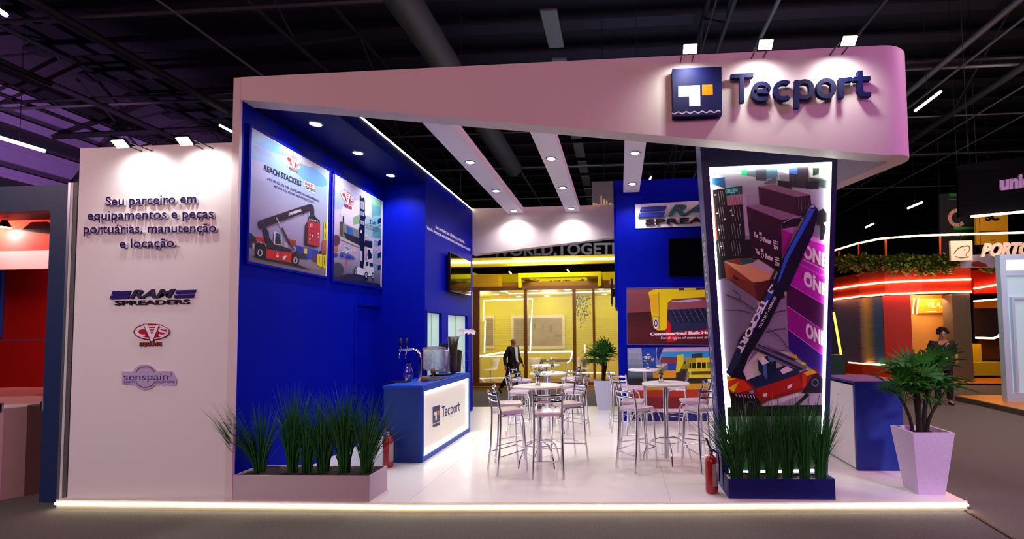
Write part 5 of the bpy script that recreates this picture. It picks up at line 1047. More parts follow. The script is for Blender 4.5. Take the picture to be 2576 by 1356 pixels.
for nm, a, b, lab in [('framed_picture', (393, 655), (853, 940), 'large pale framed picture on the yellow back wall'), ('framed_picture', (170, 655), (253, 938), 'narrow pale framed picture on the yellow wall')]:
    p0, p1 = gz(*a, YI), gz(*b, YI); t = empty(nm, (p0.x, YI, p1.z), 0, lab, 'picture'); w_, h_ = p1.x-p0.x, p0.z-p1.z
    box('frame', (0, -.05, 0), (w_, -.01, h_), mat('picture_mount', 'e8e0b8', .5), t); box('print', (w_*.05 if w_ > 1 else w_*.12, -.056, h_*.09), (w_*.95 if w_ > 1 else w_*.88, -.05, h_*.91), mat('picture_print', 'b8a878', .5, noise=.5, nscale=2.5, var='8c7c50'), t)
    for k in range(14): box('louvre_line', (w_*.06, -.059, h_*(.12+k*.055)), (w_*.28 if w_ > 1 else w_*.85, -.056, h_*(.13+k*.055)), mat('louvre_grey', '6c6448', .6), t)
    if w_ > 1:
        for x, z, ww, hh in [(.42, .6, .04, .3), (.58, .55, .03, .35), (.72, .5, .05, .4), (.82, .35, .12, .1)]: box('mark', (w_*x, -.059, h_*z), (w_*(x+ww), -.056, h_*(z+hh*.5)), mat('picture_dark', '7c7058', .6), t)
def swivel_chair(x, y, rz, lab, m=mat('shell_white', 'e8e4d0', .35)):
    t = empty('swivel_chair', (x, y, zb), rz, lab, 'chair', 'white swivel chairs in the yellow booth')
    mb = MB(); vs = []; N = 8
    for i in range(N+1):
        u = i/N; z = .46+.4*max(0, (u-.45)/.55); yy = .22-.42*min(1, u/.5) if u < .5 else -.2-.08*(u-.5)
        ww = .22 if u < .45 else .13+.12*((u-.45)/.55)**.8
        vs += [(-ww, yy, z+.02), (0, yy-.02, z-.01), (ww, yy, z+.02)]
    mb.add(vs, [(3*i+j, 3*i+1+j, 3*i+4+j, 3*i+3+j) for i in range(N) for j in (0, 1)], True); o_ = mb.build('shell', m, t); md = o_.modifiers.new('s', 'SOLIDIFY'); md.thickness = .02
    MB().tube([(0, 0, .06), (0, 0, .45)], .02, 8).build('gas_lift', chromed, t)
    for k in range(5):
        a = k*2*math.pi/5; MB().tube([(0, 0, .1), (.24*math.cos(a), .24*math.sin(a), .05)], .014, 6).build('base_spoke', chromed, t); MB().ball((.25*math.cos(a), .25*math.sin(a), .025), .025, 8, 5).build('caster', black, t)
q = gz(215, 1205, YB+.9); swivel_chair(q.x, q.y, 2.6, 'white swivel chair beside the narrow picture')
q = gz(600, 1205, YB+1.6); swivel_chair(q.x, q.y, 0, 'white swivel chair at the brown meeting table'); q = gz(1000, 1190, YB+1.2); swivel_chair(q.x, q.y, -2.2, 'white swivel chair behind the potted palm')
t = empty('meeting_table', (gz(830, 1020, YB+1.9).x, YB+1.9, zb), 0, 'brown meeting table inside the yellow booth', 'table'); box('tabletop', (-.9, -.45, .7), (.9, .45, .75), mat('table_brown', '4a3018', .5), t)
for a in (-.8, .8): box('leg', (a-.05, -.35, 0), (a+.05, .35, .7), mat('table_brown'), t)
box('waste_bin', gz(118, 1228, YB+.2)-V((0, 0, 0)), gz(172, 1195, YB+.5), mat('bin_cream', 'd8cca0', .5), label='small cream bin with black rim inside the booth', cat='bin')
# yellow hanging beam with light line, grey hanging letters
Yh = 14.2
a, b = at_y(1150, 655, Yh), at_y(1600, 651, Yh); a1, b1 = at_y(1191, 649.5, Yh), at_y(1545, 639.5, Yh); a2, b2 = at_y(1191, 672, Yh), at_y(1545, 661, Yh)
e_ = (b1-a1)/354; A1, B1 = a1-e_*90, b1+e_*120; e2 = (b2-a2)/354; A2, B2 = a2-e2*90, b2+e2*120
hb = empty('hanging_fascia', tuple(A1), 0, 'long yellow hanging fascia with a white light line', 'fascia'); o3 = A1
MB().prism([A1-o3, B1-o3, B2-o3, A2-o3], (0, .12, 0)).build('board', mat('fascia_yellow', 'e8cc00', .5), hb)
m1, m2 = A1+(A2-A1)*.5, B1+(B2-B1)*.5; MB().prism([m1-o3+V((0, -.02, .035)), m2-o3+V((0, -.02, .035)), m2-o3+V((0, -.02, -.03)), m1-o3+V((0, -.02, -.03))], (0, .015, 0)).build('light_strip', led2, hb)
lamp('lettering_light', 'AREA', (-1.5, 20.5, 8), (-1.5, 24, 5), 90, (.9, .95, 1), size=3)  # unseen area light added so the hanging letters show
wl_ = empty('hanging_lettering', (0, 0, 0), 0, 'dim grey WORLD, TOGETHER letters hanging above the yellow fascia', 'lettering')
f_ = lambda x, y: at_y(x, y, 24)
letters3d('WORLD,TOGETHER', f_(1238, 645), f_(1618, 637), f_(1238, 619), (0, -1, 0), .08, mat('letter_grey', '6c7078', .6), wl_, bold=.03)
sk = at_y(1520, 478, 16); t = empty('hanging_banner', (sk.x, 16, sk.z), 0, 'hanging picture banner of tall city towers above the back lintel', 'banner')
box('board', (-.42, 0, -.75), (.42, .04, .3), mat('banner_sky', '544a4c', .7, noise=.4, nscale=3), t)
rnd = random.Random(8)
for k in range(9): h = rnd.uniform(.12, .42); box('tower_print', (-.4+k*.09, -.006-.0005*k, -.62), (-.4+k*.09+rnd.uniform(.04, .08), 0, -.62+h), mat('banner_gold', 'c8a860', .7), t)
# ------------------------------------------------ neighbour stand beside the white wall
nbm = mat('frame_navy', '1a2c5c', .5, noise=.1, nscale=2)
nb = empty('neighbour_stand', (-7.6, 5.6, 0), 0, 'blue framed neighbouring stand with dark red panels', 'booth'); o = V((-7.6, 5.6, 0))
def nbx(nm, a, b, m, par=nb, **k): return box(nm, V(a)-o, V(b)-o, m, par, **k)
nbx('frame_post', (-6.62, 5.12, 0), (-6.36, 5.22, 3.66), nbm); nbx('frame_beam', (-13, 5.12, 3.36), (-6.62, 5.24, 3.66), nbm)
nbx('header_panel', (-13, 6.5, 2.9), (-6.5, 6.6, 3.63), mat('header_white', 'd8b0b8', .5)); nbx('red_panel', (-13, 7.6, 1.86), (-6.4, 7.65, 3.4), red); nbx('red_panel', (-13, 7.6, .0), (-6.4, 7.65, 1.84), red)
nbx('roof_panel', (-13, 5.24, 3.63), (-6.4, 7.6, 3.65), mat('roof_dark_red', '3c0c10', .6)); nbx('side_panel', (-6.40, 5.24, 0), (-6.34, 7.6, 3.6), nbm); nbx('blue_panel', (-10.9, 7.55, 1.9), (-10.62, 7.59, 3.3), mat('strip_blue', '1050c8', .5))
lamp('neighbour_red_light', 'SPOT', (-9.7, 6.1, 3.6), (-9.3, 6.55, 3.2), 200, (1, .08, .04), spot_size=2.2, spot_blend=.6); lamp('neighbour_fill', 'AREA', (-8.5, 6.6, 3.2), (-8.5, 7.5, 0), 30, (1, .55, .5), size=1.6); lamp('neighbour_front_fill', 'AREA', (-9, 2.5, 5), (-8, 6, 1.5), 75, (1, .72, .75), size=2)
fl = empty('neighbour_spotlight', (-8.95, 6.37, 3.5), 0, 'bright spotlight inside the red neighbouring stand', 'spotlight'); MB().lathe([(.03, .1), (.07, .02), (.08, 0)], n=16).build('housing', black, fl); MB().lathe([(.001, -.005), (.075, 0)], n=16, cap=False).build('lens', lampm, fl); l = lamp('neighbour_white_spot', 'SPOT', (-8.9, 6.36, 3.5), (-8.86, 6.5, 3.3), 4, (1, .95, .9), spot_size=2.0, spot_blend=.8)
for x, w_, m in ((-6.335, .03, alu), (-6.30, .03, mat('profile_white', 'd0d0d4', .4)), (-6.262, .045, mat('profile_grey', '5c5860', .5))): box('aluminium_profile', (x, 5.06, 0), (x+w_, 5.12, 3.66), m, label={.045: 'dark grey upright profile against the white wall', .03: ('pale' if x > -6.32 else 'silver')+' upright profile beside the white wall edge'}[w_], cat='profile')
dk = empty('reception_desk', (-7.9, 5.4, 0), 0, 'curved white reception desk with a glass shelf', 'desk'); o = V((-7.9, 5.4, 0))
P = [at_z(107, 1235, 0), at_z(60, 1248, 0), at_z(0, 1259, 0), V((-8.6, 5.1, 0)), V((-9.2, 5.6, 0)), V((-8.6, 6.2, 0)), V((-7.6, 6.2, 0))]
MB().prism([p-o for p in P], (0, 0, 1.05)).build('body', mat('desk_mauve', 'b49090', .5), dk); MB().prism([p-o+V((0, 0, 1.052)) for p in P], (0, 0, .02)).build('worktop', laminate, dk)
MB().prism([p-o+V((-.05, .08, 1.17)) for p in P], (0, 0, .012)).build('glass_shelf', mat('shelf_glass', 'c8a8a8', .1, alpha=.5), dk)
for q in ((112, 1035), (10, 1040)):
    c = at_z(*q, 1.07)-o; MB().tube([(c.x-.1, c.y+.05, 1.07), (c.x-.1, c.y+.05, 1.17)], .014, 8).build('shelf_pin', chrome, dk)
s = copy_tree(pr); s.location = (-8.66, 7.2, 0); s.rotation_euler = (0, 0, 3.0); s['label'] = 'chrome bar stool behind the white desk of the red stand'; s['group'] = 'neighbouring stand stools'
# ================================================================== orange stand across the aisle
ob = empty('orange_stand', (10, 17, 0), 0, 'rounded orange two-level stand with glowing orange lines', 'booth'); o = V((10, 17, 0))
path = [(2060, 21.5), (2100, 19.9), (2160, 18.4), (2225, 17.5), (2320, 17.1), (2443, 17)]
def mural_mat():
    m = mat('mural_water', '24407c', .4); nt = m.node_tree; b = nt.nodes['Principled BSDF']
    tc = nt.nodes.new('ShaderNodeTexCoord'); sx = nt.nodes.new('ShaderNodeSeparateXYZ'); nt.links.new(tc.outputs['Generated'], sx.inputs[0])
    wv = nt.nodes.new('ShaderNodeTexNoise'); wv.inputs['Scale'].default_value = 3; mp = nt.nodes.new('ShaderNodeMapping'); mp.inputs['Scale'].default_value = (1, 1, 14)
    nt.links.new(tc.outputs['Generated'], mp.inputs[0]); nt.links.new(mp.outputs[0], wv.inputs['Vector'])
    ad = nt.nodes.new('ShaderNodeMath'); ad.operation = 'MULTIPLY_ADD'; nt.links.new(wv.outputs['Fac'], ad.inputs[0]); ad.inputs[1].default_value = .16; nt.links.new(sx.outputs['X'], ad.inputs[2])
    cr = nt.nodes.new('ShaderNodeValToRGB'); nt.links.new(ad.outputs[0], cr.inputs[0]); e = cr.color_ramp.elements
    e[0].position = .1; e[0].color = (*lin('6c6480'), 1); e[1].position = 1; e[1].color = (*lin('1c58a8'), 1)
    for p_, c_ in ((.45, '585470'), (.62, 'a89450'), (.74, '7c7448'), (.84, '2c4c84')): k = e.new(p_); k.color = (*lin(c_), 1)
    nt.links.new(cr.outputs[0], b.inputs['Base Color']); return m
def band(nm, ya, yb2, m, th=.25, off=0, pth=path, par=None, yy=None):
    z0, z1 = at_y(2320, yb2, 17.1).z, at_y(2320, ya, 17.1).z; mb = MB(); Q_ = []
    for x, Y in pth: q = at_y(x, 700, Y-off); Q_.append((q.x, q.y))
    vs = []
    for x, y in Q_: vs += [(x, y, z0), (x, y, z1), (x+.02, y+th, z1), (x+.02, y+th, z0)]
    fs = [(4*i+k, 4*i+4+k, 4*i+4+(k+1) % 4, 4*i+(k+1) % 4) for i in range(len(Q_)-1) for k in range(4)]+[(0, 1, 2, 3), (len(vs)-1, len(vs)-2, len(vs)-3, len(vs)-4)]
    return MB().add([V(v)-o for v in vs], fs).build(nm, m, par or ob)
band('fascia', 674, 738, mat('fascia_burnt_orange', 'b82a04', .5)); band('light_line', 704, 708, ledoc, .03, .05); band('light_line', 735, 739, ledoc, .03, .05); band('upper_rail', 590, 594, ledoc, .05, .0, [(2060, 21.5), (2102, 19.9), (2160, 18.4), (2220, 17.5), (2320, 17.1), (2620, 17)])
band('light_line', 919, 923, ledoc, .03, .05, [(2125, 19.5), (2180, 18.4), (2230, 17.6), (2292, 17.2)]); band('base_panel', 923, 952, mat('base_red_orange', 'b02808', .5), .25, 0, [(2095, 20), (2160, 18.4), (2225, 17.5), (2300, 17.1)])
band('mural_panel', 740, 920, mural_mat(), .1, -.1, [(2060, 21.5), (2100, 19.9), (2160, 18.6), (2219, 17.8)])
band('red_panel', 740, 921, mat('panel_red', 'a80c04', .5), .1, 0, [(2219, 17.6), (2250, 17.45), (2288, 17.3)])
oy = lambda x, y, Y=17: at_y(x, y, Y)
def obx(nm, x0, y0, x1, y1, Y, th, m, par=None, **k):
    a, b = oy(x0, y1, Y), oy(x1, y0, Y); return box(nm, V((a.x, Y, min(a.z, b.z)))-o, V((b.x, Y+th, max(a.z, b.z)))-o, m, par or ob, **k)
obx('grey_pillar', 2405, 738, 2440, 965, 17.0, .5, mat('pillar_grey', '5c5248', .6)); obx('back_wall', 2270, 740, 2420, 945, 18.4, .1, mat('back_wall_amber', 'c07018', .5))
obx('frosted_panel', 2288, 790, 2404, 945, 18.2, .04, mat('frosted_tan', 'b88848', .5)); obx('header_screen', 2310, 750, 2402, 788, 18.1, .05, mat('screen_amber', 'd88018', .4, emit=.4, ecol='d87810'))
for x in (2289, 2300, 2310): A0, A1_ = oy(x, 750, 17.9)-o, oy(x-4, 790, 17.9)-o; MB().tube([A0, A1_], .02, 6).build('light_line', ledoc, ob)
A = Art(lambda x, y: at_y(x, y, 18.09)-o, (0, -1, 0)); A.text('VILA', 'f0c0a0', (2330, 774), (2366, 774), (2332, 759), .03); A.line('f4dcc0', [(2366, 772), (2400, 775)], 2.5); A.line('f4dcc0', [(2332, 784), (2356, 784)], 2); A.build('sign_print', ob)
obx('far_fascia', 2452, 678, 2528, 738, 17.6, .25, mat('panel_red')); obx('far_fascia', 2452, 690, 2600, 738, 18.4, .25, mat('panel_red'))
for y0, y1 in ((726, 713), (758, 751)): MB().tube([oy(2450, y0, 17.5)-o, oy(2527, y1, 17.5)-o], .03, 6).build('light_line', ledoc, ob)
obx('wood_screen', 2465, 752, 2535, 905, 19, .1, mat('screen_wood', '5c3010', .5, noise=.4, nscale=4)); obx('city_photo', 2452, 775, 2524, 848, 18.6, .05, mat('city_print', '20161a', .5, noise=.6, nscale=6)); obx('amber_strip', 2452, 757, 2524, 777, 18.6, .05, mat('strip_amber', '9c6408', .5))
MB().tube([oy(x, y, 17.4)-o for x, y in ((2455, 850), (2500, 851), (2512, 846), (2521, 832), (2528, 805))], .035, 6).build('light_line', ledoc, ob)
obx('yellow_bench', 2436, 865, 2468, 912, 18, .5, mat('bench_yellow', 'a89c08', .5)); obx('yellow_bench', 2438, 912, 2540, 945, 17.6, 1, mat('bench_yellow'))
fp = [at_z(x, y, .05)-o for x, y in ((2105, 953), (2260, 963), (2545, 966), (2545, 942), (2420, 935), (2105, 938))]; MB().prism(fp, (0, 0, .02)).build('floor_sheet', mat('floor_amber', 'c87808', .4), ob)
obx('white_edge', 2240, 970, 2316, 974, 16.5, .1, laminate); obx('base_step', 2268, 962, 2545, 972, 16.3, .3, mat('step_grey', '8c7c6c', .5))
for x, y0, y1, Y in ((2110, 632, 668, 19.6), (2160, 612, 665, 18.4), (2228, 597, 668, 17.5), (2365, 594, 668, 17.05)): MB().tube([oy(x, y0, Y)-o, oy(x, y1+6, Y)-o], .03, 6).build('rail_post', mat('post_orange', 'b83810', .5), ob)
fern = mat('hanging_fern', '5c7818', .6, noise=.5, nscale=20, var='34440c')
for i, (x, Y, lab) in enumerate([(2122, 19.4, 'first hanging fern on the orange stand from the tower'), (2162, 18.4, 'second hanging fern on the orange stand'), (2200, 17.9, 'third hanging fern on the orange stand'), (2245, 17.3, 'fourth hanging fern on the orange stand'), (2276, 17.2, 'fern between the two middle rail posts'), (2312, 17.1, 'fern before the middle rail post'), (2340, 17.05, 'fern just before the third rail post'), (2380, 17.0, 'fern below the dark vertical banner'), (2488, 17.4, 'fern under the white ship lettering')]):
    q = oy(x, 642, Y-.2); hanging(q.x, q.y, q.z, .34, .75, 420, i+30, lab, fern, .16, 'fern', 'hanging_fern')
# people-height objects near the orange stand
q = oy(2090, 902, 14.5); gb = box('green_crate', (q.x-.3, 14.5, .3), (q.x+.42, 15, q.z+.1), mat('crate_green', '083c28', .5), label='dark green crate behind the blue and white counter', cat='crate'); bx2 = box('crate_stand', (q.x-.3, 14.5, 0), (q.x+.42, 15, .3), black, label='black plinth under the green crate', cat='plinth')
bar('yellow_light_rod', [at_y(2097, 785, 16), at_y(2118, 905, 16)], .035, mat('rod_amber', 'ffd860', emit=5, ecol='ffb830'), label='leaning glowing amber rod beside the mural', cat='lamp')
MB().prism([at_y(2112, 903, 15.9), at_y(2124, 903, 15.9), at_y(2124, 903, 16.1), at_y(2112, 903, 16.1)], (0, 0, -at_y(2118, 903, 16).z)).build('rod_plinth', black, None, 'black plinth holding the glowing amber rod', 'plinth')
# hanging signs
def sign(nm, q, Y, th, m, lab, cat): P = [at_y(x, y, Y) for x, y in q]; t = empty(nm, tuple(P[3]), 0, lab, cat); MB().prism([p-P[3] for p in P], (0, th, 0)).build('board', m, t); return t, P[3]
t, o4 = sign('hanging_sign', [(2408, 415), (2700, 380), (2700, 508), (2413, 546)], 11.5, .06, mat('sign_black', '040408', .8, spec=.05), 'big black hanging sign with pale lettering and a lit lower edge', 'sign')
letters3d('unique', at_y(2513, 478, 11.5)-o4, at_y(2640, 462, 11.5)-o4, at_y(2513, 446, 11.5)-o4, (0, -1, 0), .04, mat('letter_lilac', 'a88cb8', .5), t, bold=.05); MB().tube([at_y(2443, 545, 11.45)-o4, at_y(2700, 521, 11.45)-o4], .03, 6).build('light_strip', ledy, t)
t, o4 = sign('vertical_banner', [(2363, 488), (2455, 482), (2455, 690), (2365, 690)], 21, .1, mat('banner_dark', '12141c', .6), 'dark vertical banner with a big peach letter C', 'banner')
A = Art(lambda x, y: at_y(x, y, 20.98)-o4, (0, -1, 0)); ringarc(A, 2408, 548, 19, 40, 320, 9, 'd8a890'); A.poly('28a83c', [(2398, 571), (2450, 570), (2450, 577), (2398, 578)]); A.poly('28803c', [(2388, 487), (2450, 486), (2450, 493), (2388, 494)]); A.poly('50702c', [(2395, 585), (2450, 584), (2450, 594), (2400, 595)]); A.line('5c9c70', [(2386, 501), (2410, 501)], 2); A.build('print', t)
t, o4 = sign('vertical_banner', [(2455, 541), (2535, 539), (2537, 614), (2457, 616)], 20, .1, mat('banner_yellow', 'd8a008', .6), 'yellow hanging banner with black SC letters', 'banner')
A = Art(lambda x, y: at_y(x, y, 19.98)-o4, (0, -1, 0)); A.text('SC', '18140c', (2479, 555), (2514, 553), (2479, 537), .06); A.line('584408', [(2462, 583), (2532, 581)], 2.5); A.line('584408', [(2492, 604), (2504, 604)], 2); A.build('print', t)
t, o4 = sign('square_sign', [(2391, 606), (2446, 605), (2447, 655), (2393, 656)], 15.6, .08, mat('sign_pale', 'c8c4bc', .5), 'square white sign with a black line drawn fish hook curve', 'sign')
A = Art(lambda x, y: at_y(x, y, 15.58)-o4, (0, -1, 0)); A.line('1c2018', [(2400, 638), (2408, 627), (2420, 620), (2436, 618), (2440, 621)], 2); A.line('1c2018', [(2440, 621), (2438, 632), (2430, 640), (2434, 646)], 1.2); A.line('1c2018', [(2404, 645), (2418, 649), (2438, 646)], 1.5); A.ell('1c2018', (2427, 628), 1.5, 1.5); A.build('print', t)
t = empty('ship_lettering', (0, 0, 0), 0, 'white slanted PORTO lettering beside the square sign', 'lettering'); f_ = lambda x, y: at_y(x, y, 15.6)
letters3d('PORTO', f_(2466, 645), f_(2592, 641), f_(2468, 615), (0, -1, 0), .06, mat('letter_cream', 'dccfc4', .5), t, bold=.05, shear=.25)
t, o4 = sign('picture_panel', [(2418, 642), (2522, 638), (2522, 672), (2418, 673)], 15.9, .05, mat('panel_art', '9c88a4', .5, noise=.6, nscale=3, var='506c88'), 'pastel picture panel under the PORTO lettering', 'panel')
A = Art(lambda x, y: at_y(x, y, 15.88)-o4, (0, -1, 0)); A.poly('5c1c14', [(2444, 666), (2446, 659), (2462, 657), (2480, 664), (2486, 670), (2450, 671)]); A.build('print', t)
# white kiosk with platform at the frame edge
kp = [V((8.50, 12.75, 0)), V((8.30, 10.3, 0)), V((14, 8.6, 0)), V((14, 13, 0))]; kk = empty('kiosk_platform', (8.5, 11.5, 0), 0, 'grey edged platform with amber floor under the white kiosk', 'platform'); o = V((8.5, 11.5, 0))
MB().prism([p-o for p in kp], (0, 0, .12)).build('base', mat('kiosk_edge', '4c4844', .6), kk); MB().prism([p-o+V((0, 0, .12)) for p in [kp[0]+V((.03, -.03, 0)), kp[1]+V((.03, .04, 0)), kp[2], kp[3]]], (0, 0, .01)).build('floor_sheet', mat('kiosk_floor_amber', 'd88a08', .35), kk)
ks = empty('white_kiosk', (9.2, 11.6, .13), 0, 'tall white kiosk with pale blue glass at the picture edge', 'kiosk'); o = V((9.2, 11.6, .13)); YK = 11.6
ka = at_y(2526, 850, YK).x; kt = at_y(2535, 640, YK).z; kw = mat('kiosk_white', 'b4cae0', .4); kg = mat('kiosk_glass', 'a8c4cc', .2, emit=.4, ecol='a8c0c8')
obk = lambda nm, a, b, m: box(nm, V(a)-o, V(b)-o, m, ks)
obk('frame_post', (ka, YK, .13), (ka+.13, YK+.15, kt), kw); obk('frame_beam', (ka+.13, YK, kt-.12), (ka+3, YK+.15, kt), kw); obk('frame_beam', (ka+.13, YK, kt-.5), (ka+3, YK+.15, kt-.38), kw); obk('frame_beam', (ka+.13, YK, .13), (ka+3, YK+.15, .33), kw)
obk('glass_panel', (ka+.13, YK+.06, .33), (ka+3, YK+.08, kt-.5), kg); obk('light_box', (ka+.13, YK+.06, kt-.38), (ka+3, YK+.08, kt-.12), mat('kiosk_light', 'e8ecf8', emit=.9)); obk('door_frame', (ka+.2, YK-.02, .35), (ka+.26, YK+.06, kt-1.0), kw); obk('door_frame', (ka+.26, YK-.02, kt-1.05), (ka+2.9, YK+.06, kt-1.0), kw); 
lamp('orange_stand_light', 'AREA', (10.3, 14.2, 5.2), (10.3, 18, 2.2), 110, (1, .6, .35), size=3); lamp('orange_room_light', 'AREA', (11.2, 17.7, 3.0), (11.2, 18.4, 1.5), 45, (1, .7, .3), size=1); lamp('banner_light', 'AREA', (12.5, 13.5, 8), (14, 20, 6), 160, (1, .9, .8), size=3); lamp('kiosk_lamp', 'AREA', (8, 9.5, 4), (9.5, 12, 1.5), 40, (.85, .92, 1), size=1.5)  # unseen area fills added for the orange stand, banners and kiosk
# ================================================================== people
def skinned(nm, verts, edges, radii, m, parent, root=0, sub=2):
    me = bpy.data.meshes.new(nm); me.from_pydata([tuple(v) for v in verts], edges, []); o_ = bpy.data.objects.new(nm, me); C.objects.link(o_)
    md = o_.modifiers.new('k', 'SKIN'); md.use_smooth_shade = True
    for i, r in enumerate(radii):
        sv = me.skin_vertices[0].data[i]; sv.radius = r if isinstance(r, tuple) else (r, r); sv.use_root = (i == root)
    s_ = o_.modifiers.new('s', 'SUBSURF'); s_.levels = sub; s_.render_levels = sub
    dg = bpy.context.evaluated_depsgraph_get(); me2 = bpy.data.meshes.new_from_object(o_.evaluated_get(dg)); bpy.data.objects.remove(o_)
    for p_ in me2.polygons: p_.use_smooth = True
    me2.materials.clear(); me2.materials.append(m); o2_ = bpy.data.objects.new(nm, me2); C.objects.link(o2_); o2_.parent = parent; return o2_
def person(loc, rz, lab, J, top, legs_m, top_m, shoe_m, bald=True, tie=None, head_yaw=0, head_pitch=0, sleeve='long'):
    """J: joints (x right, y forward, z up) of one figure facing +y"""
    t = empty('person', loc, rz, lab, 'person')
    j = {k: V(v) for k, v in J.items()}
    names = ['pelvis', 'waist', 'chest', 'neck', 'head0', 'head1', 'head2', 'shl', 'ell', 'wrl', 'shr', 'elr', 'wrr', 'hpl', 'knl', 'anl', 'tol', 'hpr', 'knr', 'anr', 'tor']
    edges = [('pelvis', 'waist'), ('waist', 'chest'), ('chest', 'neck'), ('neck', 'head0'), ('head0', 'head1'), ('head1', 'head2'), ('chest', 'shl'), ('shl', 'ell'), ('ell', 'wrl'), ('chest', 'shr'), ('shr', 'elr'), ('elr', 'wrr'), ('pelvis', 'hpl'), ('hpl', 'knl'), ('knl', 'anl'), ('anl', 'tol'), ('pelvis', 'hpr'), ('hpr', 'knr'), ('knr', 'anr'), ('anr', 'tor')]
    R_ = dict(pelvis=(.15, .11), waist=(.14, .1), chest=(.17, .11), neck=.055, head0=(.07, .075), head1=(.078, .092), head2=(.06, .07), shl=.065, ell=.045, wrl=.028, shr=.065, elr=.045, wrr=.028, hpl=.09, knl=.058, anl=.04, tol=.035, hpr=.09, knr=.058, anr=.04, tor=.035)
    V_ = [j[n] for n in names]; ix = {n: i for i, n in enumerate(names)}; fr_ = V((math.sin(head_yaw), math.cos(head_yaw), -head_pitch)).normalized(); rt_ = V((math.cos(head_yaw), -math.sin(head_yaw), 0)); up_ = rt_.cross(fr_).normalized()
    ex_v, ex_e, ex_r = [], [], []
    for s_ in 'lr':      # palm, four fingers and a thumb from the wrist
        w_ = j['wr'+s_]; e_ = (w_-j['el'+s_]).normalized(); sd = e_.cross(V((0, 1, 0))).normalized(); base = len(V_)+len(ex_v); pm_ = w_+e_*.055
        ex_v.append(pm_); ex_r.append((.034, .018)); ex_e.append((ix['wr'+s_], base))
        fwd_ = sd.cross(e_).normalized()
        for k in range(4):
            b0_ = pm_+e_*.04+fwd_*(-.03+.02*k); tip = b0_+e_*(.045+.008*(k in (1, 2)))+sd*.012*(1 if s_ == 'l' else -1); i0 = len(V_)+len(ex_v); ex_v += [b0_, tip]; ex_r += [.0095, .0075]; ex_e += [(base, i0), (i0, i0+1)]
        i0 = len(V_)+len(ex_v); ex_v += [w_+e_*.03+fwd_*.035, w_+e_*.065+fwd_*.05]; ex_r += [.011, .008]; ex_e += [(base, i0), (i0, i0+1)]
    body = skinned('body', V_+ex_v, [(ix[a], ix[b]) for a, b in edges]+ex_e, [R_[n] for n in names]+ex_r, skin, t)
    hc = (j['head0']+j['head2'])/2
    # face
    fc = MB(); fc.ball(hc+fr_*.088+up_*-.005, (.012, .018, .022), 8, 6); fc.build('nose', skin, t)
    for s_ in (-1, 1):
        MB().ball(hc+fr_*.078+rt_*.03*s_+up_*.022, .01, 8, 6).build('eye', mat('eye_dark', '181214', .2), t); MB().tube([hc+fr_*.086+rt_*(.016*s_)+up_*.042, hc+fr_*.08+rt_*(.045*s_)+up_*.042], .004, 5).build('eyebrow', hairm, t)
        MB().ball(hc+rt_*.079*s_+V((0, 0, .005)), (.012, .018, .03), 8, 6).build('ear', skin, t)
    MB().tube([hc+fr_*.084+rt_*-.022-up_*.045, hc+fr_*.09-up_*.047, hc+fr_*.084+rt_*.022-up_*.045], .005, 5).build('mouth', mat('lip', '6c3830', .5), t)
    def cloth(nm, ns, es, rr, m, grow=0): return skinned(nm, [j[n] if isinstance(n, str) else V(n) for n in ns], es, rr, m, t)
    nk = j['chest'].lerp(j['neck'], .62)
    wl2, wr2 = j['ell'].lerp(j['wrl'], .93), j['elr'].lerp(j['wrr'], .93)
    if sleeve == 'short': wl2, wr2 = j['shl'].lerp(j['ell'], .85), j['shr'].lerp(j['elr'], .85)
    hem = j['pelvis']+V((0, 0, -.12 if top == 'jacket' else -.04))
    if sleeve == 'short': cloth(top, [hem, 'pelvis', 'waist', 'chest', tuple(nk), 'shl', tuple(wl2), 'shr', tuple(wr2)], [(0, 1), (1, 2), (2, 3), (3, 4), (3, 5), (5, 6), (3, 7), (7, 8)], [(.19, .14), (.18, .135), (.17, .13), (.195, .14), .06, .085, .07, .085, .07], top_m)
    else: cloth(top, [hem, 'pelvis', 'waist', 'chest', tuple(nk), 'shl', 'ell', tuple(wl2), 'shr', 'elr', tuple(wr2)], [(0, 1), (1, 2), (2, 3), (3, 4), (3, 5), (5, 6), (6, 7), (3, 8), (8, 9), (9, 10)], [(.2, .15), (.18, .14), (.165, .13), (.19, .14), .062, .085, .062, .05, .085, .062, .05], top_m)
    cloth('trousers', ['pelvis', 'hpl', 'knl', tuple(j['knl'].lerp(j['anl'], .92)), 'hpr', 'knr', tuple(j['knr'].lerp(j['anr'], .92))], [(0, 1), (1, 2), (2, 3), (0, 4), (4, 5), (5, 6)], [(.16, .13), .105, .078, .066, .105, .078, .066], legs_m)
    for s_ in 'lr': a_, b_ = j['an'+s_], j['to'+s_]; cloth('shoe', [tuple(a_+V((0, -.04, -.02))), tuple(a_+V((0, .02, -.03))), tuple(b_)], [(0, 1), (1, 2)], [(.045, .04), (.05, .045), (.045, .03)], shoe_m)
    return t, j, hc, fr_, rt_
